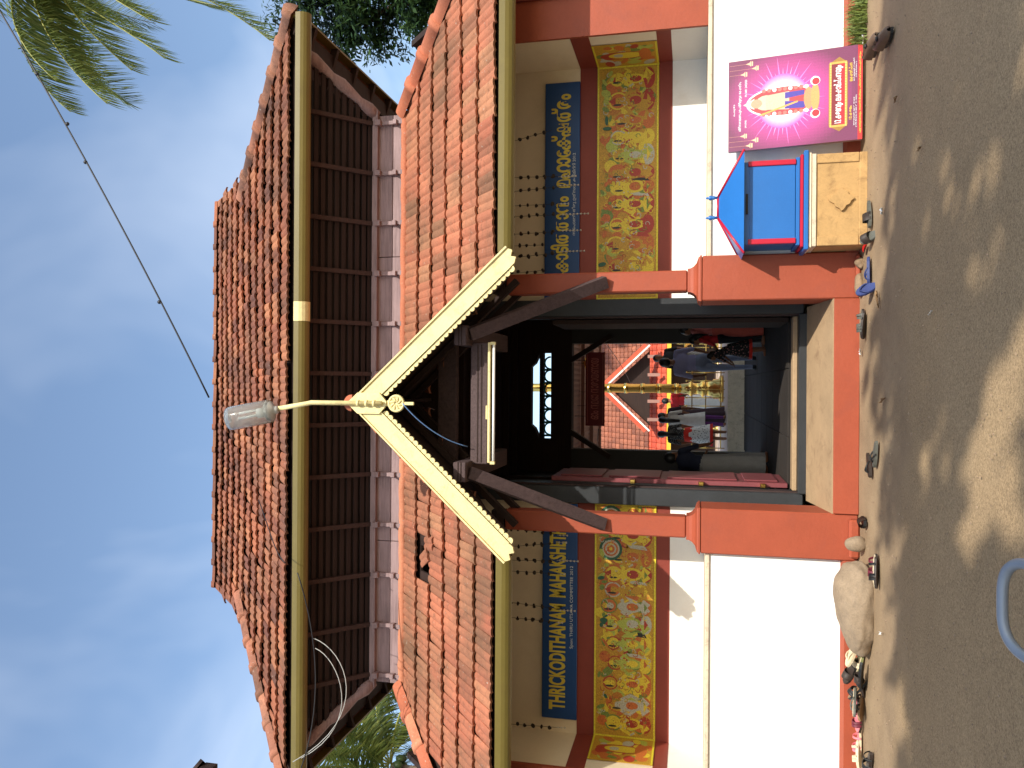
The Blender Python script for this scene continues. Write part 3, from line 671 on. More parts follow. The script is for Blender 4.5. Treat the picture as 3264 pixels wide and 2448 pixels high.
# ---- mural strips: generic figures, haloes, foliage and borders in mural colours
OCH, YE, OR, RD, GR, WH, BK, LG, DG, PK = hx(178, 136, 42), hx(206, 180, 52), hx(180, 98, 44), hx(156, 54, 38), hx(108, 124, 54), hx(170, 166, 146), hx(36, 40, 36), hx(160, 166, 70), hx(40, 84, 60), hx(190, 170, 160)
def mural(name, label, x0, x1, y, wrap, seed, rings=()):
    rnd = random.Random(seed); z0, z1 = 2.006, 2.724; H = z1-z0; U = rnd.uniform
    root = empty(name, ((x0+x1)/2, y, z0), 0, label, "mural", "mural strips")
    P = Print(y); P.m.box(x0, x1, y+.0005, y+.008, z0, z1)
    for i in range(len(P.m.c)): P.m.c[i] = OCH
    n = 170
    for _ in range(n):                                 # blotchy coloured ground
        P.ell(U(x0+.1, x1-.1), U(z0+.1, z1-.1), U(.03, .10), U(.03, .08), rnd.choice([OCH, YE, OR, LG, GR, OR, hx(170, 110, 40)]), U(0, 3))
    x = x0+.06
    while x < x1-.12:                                  # row of seated and standing figures
        w = U(.15, .30); cx = x+w/2; kind = rnd.random(); base = z0+.06
        skin = rnd.choice([WH, YE, LG, YE, OCH, YE]); cloth = rnd.choice([RD, OR, WH, OR, RD, YE, OCH])
        if kind < 0:                                  # round emblem with rings, figure below
            cz = z1-.2
            for r_, c in ((.15, DG), (.115, WH), (.09, OR), (.065, WH), (.045, OR), (.02, YE)): P.ell(cx, cz, r_, r_, c, 0, 22)
            P.ell(cx, z0+.24, w*.3, .12, skin); P.ell(cx, z0+.1, w*.42, .07, cloth)
        else:
            hz = z0+H*U(.58, .76); hr = U(.034, .048)
            P.ell(cx, hz, hr*2.3, hr*2.5, rnd.choice([RD, OR, YE, WH, GR]), 0, 20); P.ell(cx, hz, hr*1.9, hr*2.05, rnd.choice([OR, YE, OCH]), 0, 20)
            P.ell(cx, z0+.12, w*.46, .075, cloth); P.ell(cx+U(-.03, .03), z0+.17, w*.34, .08, rnd.choice([GR, OCH, OR, RD, YE]))
            P.ell(cx, z0+.30, hr*1.7, .15, skin); P.ell(cx, z0+.27, hr*1.1, .07, cloth)
            for s in (-1, 1):
                q = [(cx+s*hr*1.4, z0+.40), (cx+s*(hr*2.4+U(0, .04)), z0+.30+U(-.02, .06)), (cx+s*(hr*1.6+U(-.03, .05)), z0+.22+U(-.03, .14))]
                P.band(q, .042, skin); P.band([q[2], (q[2][0]+s*.03, q[2][1]+.05)], .02, rnd.choice([RD, WH, YE]))
                P.band([(cx, z0+.16), (cx+s*w*.38, z0+.14), (cx+s*w*.10, z0+.08)], .05, rnd.choice([skin, cloth]))
            P.ell(cx, hz-.01, hr*.95, hr*1.15, skin); P.poly([(cx-hr, hz+hr*.7), (cx, hz+hr*2.6), (cx+hr, hz+hr*.7)], rnd.choice([YE, OCH, RD]))
            P.ell(cx-.018, hz, .007, .004, BK, 0, 6); P.ell(cx+.018, hz, .007, .004, BK, 0, 6); P.ell(cx, hz-.03, .01, .004, RD, 0, 6)
            P.ell(cx-hr, hz+.01, .012, .05, BK)
            for k in range(7): P.ell(cx+hr*1.5*math.cos(math.pi+math.pi*k/6), z0+.40-.10*math.sin(math.pi*k/6), .009, .009, rnd.choice([WH, YE, RD]), 0, 6)
        if rnd.random() < .35: P.poly([(cx+w*.3, z0+.1), (cx+w*.5, z0+.13), (cx+w*.55, z0+.34), (cx+w*.38, z0+.30)], rnd.choice([BK, DG, RD, WH]))
        x += w*.92
    for rx in rings:                                   # ringed emblems
        P.ell(rx, z1-.19, .135, .135, DG, 0, 24)
        for r_, c in ((.105, WH), (.085, OR), (.066, WH), (.046, OR), (.02, YE)): P.ell(rx, z1-.19, r_, r_, c, 0, 22)
    for _ in range(230):                               # curling lines, leaves, small marks
        cx, cz, r_ = U(x0+.07, x1-.07), U(z0+.06, z1-.06), U(.012, .04); g0 = U(0, 6)
        P.band([(cx+r_*(1-k/14)*math.cos(g0+k*.5), cz+r_*(1-k/14)*math.sin(g0+k*.5)) for k in range(10)], .008, rnd.choice([RD, OR, WH, GR, OCH, YE]))
    for _ in range(26): P.ell(U(x0+.05, x1-.05), U(z1-.17, z1-.05), U(.02, .06), U(.01, .03), rnd.choice([GR, LG, DG, OR]), U(0, 3))
    for z in (z0+.012, z1-.012): P.rect(x0, x1, z-.010, z+.010, hx(206, 190, 50))
    P.rect(x0, x0+.02, z0, z1, hx(206, 190, 50)); P.rect(x1-.02, x1, z0, z1, hx(206, 190, 50))
    P.m.build("painted_panel", MURALM, root)
    # the strip goes on round the corner, on the return wall
    s = 1 if wrap > 0 else -1; xw = AX+s*3.964; Q = Print(0.0)
    L_ = .62; Q.m.box(0, L_, .0005, .006, 0, H)
    for i in range(len(Q.m.c)): Q.m.c[i] = OCH
    for _ in range(46): Q.ell(U(.08, L_-.08), U(.08, H-.08), U(.03, .09), U(.03, .09), rnd.choice([OCH, YE, OR, RD, GR, LG, WH]), U(0, 3))
    Q.ell(L_*.5, H*.55, .10, .26, RD, 0, 22); Q.ell(L_*.5, H*.5, .08, .2, YE, 0, 20); Q.ell(L_*.5, H*.62, .045, .055, WH); Q.ell(L_*.5, H*.2, .16, .07, OR)
    for z in (.012, H-.012): Q.rect(0, L_, z-.01, z+.01, hx(206, 190, 50))
    M = T(xw-s*.008, YW-.004, z0) @ Matrix.Rotation(-s*R(90), 4, 'Z')
    if s > 0: M = T(xw-.008, YW-.006, z0) @ Matrix.Rotation(R(-90), 4, 'Z')
    else: M = T(xw+.008, YW-.006-L_, z0) @ Matrix.Rotation(R(90), 4, 'Z')
    Q.m.build("corner_panel", MURALM, root, M)
mural("mural_strip", "ochre and green mural strip below the English name board", AX-3.955, AX-1.205, YW-.012, -1, 11, (AX-1.36, AX-1.74))
mural("mural_strip", "ochre and green mural strip below the Malayalam name board", AX+1.205, AX+3.955, YW-.012, 1, 23)

# ================================================================== donation box
BX, BY = 1.78, 8.09
D = empty("donation_box", (BX, BY, 0), 0, "blue and crimson roofed offering box on a stained cement block", "donation box")
def dp(m, name, mat, parent=None): return m.build(name, mat, parent or D, T(BX, BY, 0) )
m = MB(); m.bbox(-.44, .44, 0, .42, 0, .455, .012); cb_ = dp(m, "cement_block", CEM)
for s in (-1, 1): m = MB(); m.bbox(s*.395-.045, s*.395+.045, -.014, -.001, .075, .45, .005); dp(m, "block_border", CEM, cb_)
m = MB(); m.bbox(-.44, .44, -.014, -.001, .0, .072, .005); dp(m, "block_border", CEM, cb_)
m = MB(); pts = []
for k in range(32):
    a = 2*math.pi*k/32; r_ = .115/(abs(math.cos(a))+abs(math.sin(a)))*(1+.07*math.sin(8*a)); pts.append((-.0+r_*math.cos(a), .235+r_*math.sin(a)))
m.prism(pts[::-1], 'y', -.028, -.001); dp(m, "diamond_relief", CEM, cb_)
z = .456
for nm, w, h_, mt in (("stone_moulding", .445, .045, LEDGE), ("stone_moulding", .455, .030, CREAMT), ("blue_moulding", .475, .042, BLUE), ("crimson_moulding", .445, .030, CRIM), ("blue_moulding", .425, .040, BLUE)):
    e = w-.44; m = MB(); m.bbox(-w, w, -.012-e, .42, z, z+h_-.001, .006); dp(m, nm, mt); z += h_
m = MB(); m.bbox(-.405, .405, .012, .42, z, 1.125, .004); body = dp(m, "box_body", BLUE)
m = MB(); m.bbox(-.355, .355, .002, .0115, z+.005, 1.07, .002); dp(m, "front_panel", BLUE, body)
for s in (-1, 1):
    m = MB(); m.bbox(s*.38-.025, s*.38+.025, -.012, .0115, z, 1.085, .004); dp(m, "crimson_stile", CRIM, body)
m = MB(); m.bbox(-.11, .09, -.004, .0015, 1.085, 1.108, .002); dp(m, "coin_slot", BLACK, body)
ze, zr = 1.128, 1.365; yb = .40
m = MB(); f0 = [(-.50, -.10, ze), (.50, -.10, ze), (.50, yb, ze), (-.50, yb, ze)]; rr = [(-.105, .15, zr), (.105, .15, zr)]
m.add(f0+rr, [(0, 1, 5, 4), (1, 2, 5), (2, 3, 4, 5), (3, 0, 4), (3, 2, 1, 0)]); rf = dp(m, "box_roof", BLUE)
for a, b in ((0, 4), (1, 5), (4, 5), (2, 5), (3, 4)):
    p, q = (f0+rr)[a], (f0+rr)[b]; m = MB(); m.tube([p, q], .013, 6); dp(m, "roof_edging", CRIM, rf)
for x in (-.10, .10):
    m = MB(); m.lathe([(.014, 0), (.014, .03), (.024, .04), (.014, .05), (.026, .07), (.022, .085), (.01, .095), (.013, .105), (.003, .125)], 10, (x, .15, zr)); dp(m, "finial", BLUE, rf)

# ================================================================== leaning poster board
PW, PH = .91, 1.245
pm = T(2.365, 8.165, .035) @ Matrix.Rotation(R(-9.0), 4, 'X')
PO = empty("poster_board", (2.82, 8.2, 0), 0, "magenta printed poster board with a red foot strip leaning on the white wall", "poster")
m = MB(); m.box(0, PW, .001, .05, 0, PH); m.build("frame_box", paint("poster_edge", hx(150, 120, 125), .1, 4, .6), PO, pm)
P = Print(0.0); P.m.add([(0, 0, 0)], [])
MG = lambda r_: tuple(a+(b-a)*min(1, r_) for a, b in zip(hx(220, 78, 164), hx(110, 44, 80)))
cx, cz = PW*.5, PH*.58; NX, NZ = 30, 40
for i in range(NX):
    for j in range(NZ):
        xa, xb, za, zb = PW*i/NX, PW*(i+1)/NX, PH*j/NZ, PH*(j+1)/NZ
        rr_ = math.hypot((xa+xb)/2/PW-.5, ((za+zb)/2/PH-.55)*1.15)/.55; P.m.add([(xa, 0, za), (xb, 0, za), (xb, 0, zb), (xa, 0, zb)], [(0, 1, 2, 3)], 0, False, MG(max(0, rr_-.25)*1.25))
P.k = 20
for k in range(44):
    a = 2*math.pi*k/44; L_ = .33+.10*(k % 2)+.03*math.sin(k*2.3)
    c = hx(226, 120, 190) if k % 2 else hx(240, 170, 215); ex_, ez_ = math.cos(a), math.sin(a)
    P.poly([(cx-ez_*.016, cz+ex_*.016), (cx+ex_*L_, cz+ez_*L_*.9), (cx+ez_*.016, cz-ex_*.016)], c)

for k in range(12):
    q_ = k/11; P.ell(cx, cz, .27-.12*q_, .25-.07*q_, tuple(a+(b-a)*q_ for a, b in zip(hx(226, 96, 174), hx(250, 220, 240))), 0, 28)

# generic robed figure inside a white-edged arch
arch = lambda w, h_: [(cx+w*math.cos(g), cz-.02+(h_ if math.sin(g) > 0 else .27)*math.sin(g)) for g in [2*math.pi*k/28 for k in range(28)]]
P.poly(arch(.155, .37), (.85, .85, .85)); P.poly(arch(.14, .35), hx(190, 60, 66))
for k in range(9):
    for s in (-1, 1): P.ell(cx+s*.118, cz-.22+k*.05, .02, .02, (.85, .83, .8) if k % 3 == 0 else hx(214, 110, 100), 0, 8)
P.ell(cx, cz+.16, .075, .10, hx(226, 190, 160), 0, 16); P.poly([(cx-.055, cz+.27), (cx, cz+.38), (cx+.055, cz+.27)], hx(220, 200, 186)); P.ell(cx, cz+.25, .045, .055, hx(206, 150, 120), 0, 14)
P.poly([(cx-.07, cz+.16), (cx+.07, cz+.16), (cx+.09, cz-.06), (cx-.09, cz-.06)], hx(214, 176, 150)); P.poly([(cx-.08, cz-.02), (cx-.005, cz-.02), (cx-.03, cz-.22), (cx-.09, cz-.2)], hx(70, 56, 150)); P.poly([(cx+.08, cz-.02), (cx+.02, cz-.02), (cx+.04, cz-.2), (cx+.085, cz-.2)], hx(70, 56, 150))
P.band([(cx-.12, cz+.22), (cx-.02, cz-.14)], .016, hx(220, 160, 80)); P.ell(cx, cz-.24, .11, .045, hx(206, 140, 96), 0, 16); P.ell(cx, cz-.30, .14, .04, hx(190, 150, 90), 0, 16)
for s in (-1, 1): P.ell(cx+s*.16, cz-.30, .045, .045, (.85, .85, .85), 0, 14); P.ell(cx+s*.155, cz-.305, .035, .035, hx(200, 40, 50), 0, 14)
for s in (-1, 1):                                       # hanging lamps printed in the upper corners
    for k in range(3):
        lx, lz = cx+s*(.31+.05*((k*2) % 3)), PH*.87-k*.055
        P.band([(lx, PH-.01), (lx, lz)], .003, hx(190, 130, 120)); P.poly([(lx-.03, lz), (lx+.03, lz), (lx+.012, lz+.012), (lx, lz+.05), (lx-.012, lz+.012)], hx(226, 190, 150)); P.rect(lx-.022, lx+.022, lz-.02, lz-.006, hx(226, 190, 150))
W_ = (.82, .82, .82)
P.text("\u0d46\u0d2a\u0d30\u0d41\u0d28\u0d4d\u0d28", cx-.04, PH*.945, .022, W_, .12, .01, True)
P.text("\u0d36\u0d4d\u0d30\u0d40\u0d28\u0d3e\u0d30\u0d3e\u0d2f\u0d23\u0d2a\u0d41\u0d30\u0d02 \u0d36\u0d4d\u0d30\u0d40\u0d2e\u0d41\u0d30\u0d41\u0d15 \u0d47\u0d15\u0d37\u0d24\u0d4d\u0d30\u0d02", cx-.01, PH*.895, .036, W_, .50, .012, True)
P.text("(KUDB)", cx-.19, PH*.855, .02, W_, .075, .01, True); P.text("Ph: 0481 2402020", cx+.17, PH*.855, .02, W_, .17, .01, True)
GD, GD2 = hx(196, 158, 74), hx(150, 110, 44); bz = .205
P.poly([(cx-.36, bz+.0), (cx-.30, bz-.075), (cx+.30, bz-.075), (cx+.36, bz), (cx+.30, bz+.095), (cx-.30, bz+.095)], GD2); P.rect(cx-.315, cx+.315, bz-.068, bz+.088, GD); P.rect(cx-.295, cx+.295, bz-.05, bz+.07, hx(170, 32, 40)); P.rect(cx-.295, cx+.295, bz+.01, bz+.07, hx(120, 30, 40))
for k in range(24): P.ell(cx-.30+k*.026, bz+.079, .009, .006, hx(226, 196, 110), 0, 6); P.ell(cx-.30+k*.026, bz-.058, .009, .006, hx(226, 196, 110), 0, 6)
P.text("12 \u0d15\u0d33\u0d2d\u0d35\u0d41\u0d02 \u0d32\u0d15\u0d37\u0d3e\u0d7c\u0d1a\u0d4d\u0d1a\u0d28\u0d2f\u0d41\u0d02", cx, bz-.035, .088, W_, .56, .02, True)
YL = hx(232, 198, 60)
P.text("12 \u0d15\u0d33\u0d2d\u0d02", cx-.19, .088, .03, YL, .13, .015, True); P.text("\u0d32\u0d15\u0d37\u0d3e\u0d7c\u0d1a\u0d4d\u0d1a\u0d28", cx+.2, .088, .034, YL, .18, .015, True)
P.text("2015 \u0d1c\u0d42\u0d32\u0d3e\u0d2f\u0d4d 3 \u0d2e\u0d41\u0d24\u0d7d 14 \u0d35\u0d46\u0d30", cx-.18, .066, .015, W_, .27, .008, True); P.text("(1190 \u0d2e\u0d3f\u0d25\u0d41\u0d28\u0d02 20 \u0d2e\u0d41\u0d24\u0d7d 31 \u0d35\u0d46\u0d30)", cx-.18, .048, .015, W_, .31, .008, True)
P.text("2015 \u0d1c\u0d42\u0d32\u0d3e\u0d2f\u0d4d 17 \u0d35\u0d46\u0d33\u0d4d\u0d33\u0d3f", cx+.22, .066, .015, W_, .22, .008, True); P.text("(1190 \u0d15\u0d7c\u0d15\u0d1f\u0d15\u0d02 1)", cx+.22, .048, .015, W_, .15, .008, True)
P.rect(0, PW, 0, .04, hx(205, 38, 36)); P.text("\u0d0f\u0d35\u0d30\u0d41\u0d1f\u0d47\u0d2f\u0d41\u0d02 \u0d38\u0d3e\u0d28\u0d4d\u0d28\u0d3f\u0d27\u0d4d\u0d2f\u0d02 \u0d2a\u0d4d\u0d30\u0d3e\u0d7c\u0d24\u0d4d\u0d25\u0d28\u0d3e\u0d2a\u0d42\u0d7c\u0d35\u0d4d\u0d35\u0d02", .06, .01, .022, YL, .78, .01)
P.m.build("printed_front", PRINT, PO, pm)
m = MB(); m.box(.03, PW-.03, .051, .07, .1, .14); m.build("back_batten", WOODD, PO, pm)
# ================================================================== lamp, tube light, cables, garlands
SL = empty("street_lamp", (AX, 7.40, 4.62), 0, "clear cylindrical lamp on a bent pale yellow pipe above the gable", "lamp")
m = MB(); m.tube([(AX, 7.395, 4.60), (AX, 7.395, 5.36), (AX-.01, 7.385, 5.40), (AX-.065, 7.33, 5.70)], .024, 10); m.build("pipe", YEL, SL)
for z in (4.68, 4.76, 4.85):
    m = MB(); m.tube([(AX, 7.395, z-.012), (AX, 7.395, z+.012)], .032, 10); m.build("pipe_clip", YEL, SL)
lm = T(AX-.075, 7.32, 5.70) @ Matrix.Rotation(R(-11), 4, 'Y') @ Matrix.Rotation(R(6), 4, 'X')
m = MB(); m.lathe([(.03, -.02), (.04, .0), (.045, .03), (.10, .05), (.10, .10), (.05, .11)], 14); m.build("lamp_holder", paint("grey_plastic", (.4, .4, .38), .1, 5, .4), SL, lm)
m = MB(); m.lathe([(.105, .06), (.118, .07), (.122, .30), (.122, .49), (.112, .515), (.02, .525), (.018, .519), (.106, .508), (.116, .485), (.116, .30), (.112, .078), (.10, .07)], 18); m.build("lamp_cover", GLASS, SL, lm)
m = MB()
for k in range(3):
    a = k*2.1; m.tube([(.035*math.cos(a), .035*math.sin(a), .15), (.035*math.cos(a), .035*math.sin(a), .40)], .011, 8)
m.lathe([(.05, .13), (.05, .20), (.03, .21)], 12); m.build("bulb", TUBEW, SL, lm)

TL = empty("tube_light", (AX, 7.84, 3.55), 0, "unlit fluorescent tube light fixed under the cross beam", "lamp")
m = MB(); m.bbox(AX-.60, AX+.62, 7.80, 7.85, 3.60, 3.625, .004); m.build("batten", YEL, TL)
m = MB(); m.tube([(AX-.58, 7.815, 3.565), (AX+.60, 7.815, 3.565)], .014, 8); m.build("tube", TUBEW, TL)
for x in (-.60, .61): m = MB(); m.bbox(AX+x-.015, AX+x+.015, 7.80, 7.84, 3.548, 3.599, .003); m.build("end_cap", YEL, TL)
m = MB(); m.bbox(AX-.16, AX-.02, 7.80, 7.84, 3.626, 3.645, .004); m.build("ballast", YEL, TL)

WIRE = paint("black_cable", (.015, .015, .017), .1, 8, .5); WIREG = paint("grey_cable", (.32, .32, .30), .1, 8, .5); WIREB = paint("blue_cable", (.12, .22, .42), .1, 8, .5)
def wire(name, pts, r, mat, label, cat="cable", group=None, sag=0.0, n=24):
    a, b = Vector(pts[0]), Vector(pts[-1]); m = MB()
    if len(pts) == 2: pts = [a.lerp(b, k/n)-Vector((0, 0, sag*4*(k/n)*(1-k/n))) for k in range(n+1)]
    m.tube(pts, r, 6); return tag(m.build(name, mat), label, cat, group)
cab = wire("overhead_cable", [(AX-.05, 11.5, 9.25), (7.2, 11.5, 13.9)], .014, WIRE, "black overhead cable running from the upper ridge past the palm fronds", sag=.12)
for u_, z_ in ((.21, .03), (.62, -.04), (.74, .0), (.53, .02)):
    p = Vector((AX-.05, 11.5, 9.2)).lerp(Vector((7.2, 11.5, 13.85)), u_); m = MB(); m.ell((p.x, p.y, p.z-.12*4*u_*(1-u_)+.05+z_), (.035, .03, .035), 8, 6); m.build("cable_clip", WIRE, cab)
def bez(p, n=16):
    p = [Vector(x) for x in p]; return [(1-t)**3*p[0]+3*(1-t)**2*t*p[1]+3*(1-t)*t*t*p[2]+t**3*p[3] for t in [k/n for k in range(n+1)]]
wire("eave_wire", bez([(-4.35, 8.46, 6.0), (-3.9, 8.5, 5.2), (-3.2, 8.6, 5.6), (-3.15, 8.7, 5.95)]), .005, WIREG, "pale grey wire looping below the upper gutter over the English board")
wire("eave_wire", bez([(-4.4, 8.45, 6.1), (-3.8, 8.5, 5.1), (-3.1, 8.6, 5.5), (-3.05, 8.75, 6.0)]), .005, WIREG, "second pale wire in the loop below the upper gutter")
wire("drop_wire", bez([(-4.5, 8.42, 6.0), (-3.8, 8.5, 5.75), (-3.0, 8.6, 5.85), (-2.2, 8.44, 6.05)]), .007, WIRE, "thin black wire strung along under the upper gutter")
wire("roof_wire", bez([(-2.1, 8.44, 6.2), (-2.0, 8.44, 6.35), (-1.75, 8.8, 6.62), (-1.5, 9.2, 7.0)]), .006, WIRE, "thin dark wire lying over the upper tiles")
wire("gable_wire", bez([(AX, 7.40, 4.38), (AX-.12, 7.45, 4.3), (AX-.36, 7.6, 4.1), (AX-.44, 7.8, 3.83)]), .006, WIREB, "blue wire drooping from the gable rosette to the beam")
# strings of dried leaves with small bells, hanging behind the eaves
DRY = paint("dried_leaf", hx(44, 34, 26), .3, 12, .8, 60, .2); SILV = paint("small_bell_metal", (.55, .5, .42), .1, 10, .35, 60, .05, .5, metal=.7)
gk = 0
for x, z1, dx, side in ((-3.82, 2.96, .02, 0), (-2.62, 3.0, -.02, 0), (-2.45, 2.86, -.05, 0), (-2.10, 2.98, .0, 0), (-1.98, 2.83, .03, 0), (-1.83, 2.96, .08, 0), (-1.62, 2.95, -.05, 0),
                        (1.14, 3.2, .0, 1), (1.24, 3.2, .03, 1), (1.42, 2.78, .05, 1), (1.55, 3.2, 0, 1), (1.68, 2.82, .02, 1), (1.88, 2.74, 0, 1), (2.0, 2.96, 0, 1), (2.16, 2.85, .04, 1), (2.32, 2.88, -.02, 1), (2.72, 3.15, .1, 1)):
    gk += 1; rr = random.Random(gk*5+1); z0 = 3.62; y = 8.72
    S = empty("leaf_garland", (x, y, z1), 0, ("string of dried leaves and bells hanging before the English name board" if not side else "string of dried leaves and bells hanging before the Malayalam name board"), "garland", "dried leaf strings over the "+("English" if not side else "Malayalam")+" board")
    m = MB(); m.tube([(x, y, z0), (x+dx*.5, y, (z0+z1)/2), (x+dx, y, z1)], .0025, 4); m.build("string", DRY, S)
    m = MB(); k = 0
    while True:
        t_ = .05+k*.09/(z0-z1)*1.0; k += 1
        zz = z0-t_*(z0-z1)
        if t_ > .97 or zz < 3.08: break
        xx = x+dx*t_+rr.uniform(-.008, .008)
        for q in range(2): m.ell((xx+rr.uniform(-.01, .01), y+rr.uniform(-.01, .01), zz+rr.uniform(-.01, .01)), (rr.uniform(.014, .026), .012, rr.uniform(.012, .022)), 6, 4)
    if m.v: tag(m.build("dried_leaves", DRY, S), kind="stuff")
    if z1 < 3.05:
        m = MB(); zz = z1
        while zz < 3.06:
            m.lathe([(.012, -.012), (.009, .0), (.003, .008), (.003, .03)], 6, (x+dx, y, zz)); zz += .04
        tag(m.build("small_bells", SILV, S), kind="stuff")
# ================================================================== footwear
def sole_pts(l, w, k=14):
    return [(w*.5*(math.sin(a)*(1.0+.16*math.cos(a))*(1 if math.cos(a) > -.2 else .9)), l*.5*math.cos(a)) for a in [2*math.pi*i/k for i in range(k)]]
def footwear(kind, loc, rz, mats, label, l=.27, w=.10, tilt=(0, 0), flip=False, z=None):
    M = T(loc[0], loc[1], loc[2] if len(loc) > 2 else .018) @ rotz(rz) @ Euler((tilt[0], tilt[1], 0)).to_matrix().to_4x4()
    o = bpy.data.objects.new("shoe" if kind == 'shoe' else "sandal", None); place(o, None, M); tag(o, label, "shoe" if kind == 'shoe' else "sandal", "footwear left by the gate")
    pts = sole_pts(l, w)
    if kind == 'shoe':
        m = MB(); m.prism([(x, y) for x, y in pts][::-1], 'z', 0, .026); m.build("sole", mats[1], o, M)
        m = MB(); ys = [-.49, -.46, -.36, -.2, -.02, .12, .25, .36, .44, .485]; hs = [.055, .085, .095, .088, .085, .075, .06, .05, .04, .028]; ws = [.28, .38, .42, .42, .43, .46, .48, .46, .36, .16]
        n = 10; vs_ = []
        for y, h_, ww in zip(ys, hs, ws):
            for j in range(n+1):
                a = math.pi*j/n; op = .7 if (-.36 <= y <= -.02 and 4 <= j <= 6) else 1
                vs_.append((w*ww*math.cos(a), l*y, .026+h_*(math.sin(a)**.7)*op*(.35 if op < 1 else 1)))
        m.add(vs_, [(i*(n+1)+j, i*(n+1)+j+1, (i+1)*(n+1)+j+1, (i+1)*(n+1)+j) for i in range(len(ys)-1) for j in range(n)], 0, True); m.build("upper", mats[0], o, M)
        m = MB(); m.ell((0, l*.02, .026+.078), (w*.25, l*.07, .012), 8, 5); m.build("strap", mats[1], o, M)
    else:
        m = MB(); m.prism(pts[::-1], 'z', 0, .020); m.build("sole", mats[1], o, M)
        m = MB(); m.prism([(x*.93, y*.96) for x, y in pts][::-1], 'z', .0202, .025); m.build("footbed", mats[2] if len(mats) > 2 else mats[1], o, M)
        arcs = {'slide': [(.10, .075)], 'flip': [], 'cross': [(.16, .03), (.06, .03), (-.30, .02)]}[kind]
        for yo, bw in arcs:
            m = MB(); n = 8; vs_ = []
            for q in (-bw/2, bw/2):
                for j in range(n+1):
                    a = math.pi*j/n; vs_.append((w*.5*math.cos(a), l*yo+q+.012*math.sin(a), .012+.06*math.sin(a)))
            m.add(vs_+[(x, y, z_-.005) for x, y, z_ in vs_], [(j, n+1+j, n+2+j, j+1) for j in range(n)]+[(2*(n+1)+j+1, 2*(n+1)+n+2+j, 2*(n+1)+n+1+j, 2*(n+1)+j) for j in range(n)]+[(j+1, 2*n+3+j, 2*n+2+j, j) for j in range(n)], 0, True); m.build("strap", mats[0], o, M)
        if kind == 'flip':
            for s in (-1, 1):
                m = MB(); m.tube(bez([(0, l*.30, .022), (s*.02, l*.22, .055), (s*w*.40, l*.10, .05), (s*w*.46, -l*.08, .015)], 8), .007, 6); m.build("thong", mats[0], o, M)
    return o
def shoemat(n, *c): return paint(n, hx(*c), .2, 10, .55, 80, .15)
BRS, TAN, NAVY, GREY, PINK, DKB, OLV, BEI, MAR = shoemat("brown_leather", 92, 72, 56), shoemat("tan_leather", 140, 108, 76), shoemat("navy_rubber", 46, 58, 104), shoemat("grey_rubber", 88, 88, 80), shoemat("pink_plastic", 220, 120, 130), shoemat("dark_brown_leather", 52, 42, 36), shoemat("olive_plastic", 120, 124, 80), shoemat("beige_leather", 206, 190, 158), shoemat("maroon_plastic", 100, 34, 48)
footwear('shoe', (3.02, 7.60), R(200), (BRS, BLACK), "brown closed shoe lying nearer the wall by the grass", .29, .105)
footwear('shoe', (2.90, 7.16), R(187), (BRS, BLACK), "brown closed shoe lying out on the road edge", .29, .105)
footwear('slide', (1.58, 7.86), R(100), (DKB, GREY), "dark slide sandal lying flat before the cement block", .27, .10)
footwear('slide', (1.36, 7.80), R(20), (DKB, GREY), "dark slide sandal tipped on end beside the cement block", .24, .10, (R(38), 0), z=.08)
footwear('flip', (1.06, 7.86), R(96), (NAVY, NAVY), "navy flip-flop lying flat between the box and pedestal", .27, .10, (0, R(18)))
footwear('flip', (.88, 7.78, .05), R(30), (NAVY, NAVY), "navy flip-flop standing with its sole turned outward", .22, .11, (R(52), 0))
footwear('cross', (.60, 8.10), R(94), (GREY, DKB, GREY), "grey strappy sandal standing upright between the ramp and the bricks", .27, .10)
footwear('cross', (.57, 8.03, .03), R(80), (GREY, DKB, GREY), "grey strappy sandal leaning on its pair by the ramp", .26, .09, (0, R(34)))
footwear('flip', (-.60, 7.55), R(70), (BLACK, GREY), "thin black flip-flop before the middle of the ramp", .26, .09)
footwear('flip', (-.72, 7.80), R(120), (BLACK, DKB), "dark flip-flop close to the red ramp riser", .25, .09)
footwear('slide', (-1.27, 8.02), R(160), (DKB, BLACK), "small black sandal at the foot of the pedestal next to the stone", .17, .09)
footwear('cross', (-1.60, 7.52), R(78), (MAR, DKB, BEI), "maroon strapped sandal in front of the boulder end", .28, .10)
footwear('cross', (-1.62, 7.44, .03), R(96), (BLACK, DKB, BEI), "dark sandal with its strap raised beside the boulder", .27, .09, (0, R(25)))
hp = random.Random(5)
heap = [('cross', GREY, DKB, BEI, "silver-grey sandal against the boulder's far end"), ('flip', OLV, OLV, OLV, "olive flip-flop upright on the heap"), ('flip', BEI, BEI, BEI, "beige flip-flop under the olive one"), ('cross', BEI, OLV, BEI, "cream strapped sandal low in the heap"), ('slide', DKB, BLACK, BLACK, "black slide on top of the heap"), ('slide', DKB, BLACK, DKB, "dark slide beside the heap's black slide"), ('flip', TAN, DKB, TAN, "tan flip-flop at the front of the heap"), ('cross', BLACK, BLACK, TAN, "black strapped sandal in the sandal heap"), ('flip', GREY, GREY, BEI, "pale grey flip-flop at the edge of the heap"), ('cross', DKB, TAN, TAN, "brown strapped sandal leaning on the plinth")]
for k, (kd, a, b, c, lb) in enumerate(heap):
    footwear(kd, (-2.40-k*.068, 7.98+hp.uniform(-.10, .12)+(.12 if k % 2 else 0), .02+.04*(k % 3)), R(hp.uniform(50, 140)), (a, b, c), lb, .29, .105, (R(hp.uniform(-15, 30)), R(hp.uniform(-30, 30))))
footwear('flip', (-3.12, 8.22), R(98), (PINK, DKB, PINK), "dark flip-flop with pink straps by the plinth", .27, .095, (0, R(12)))
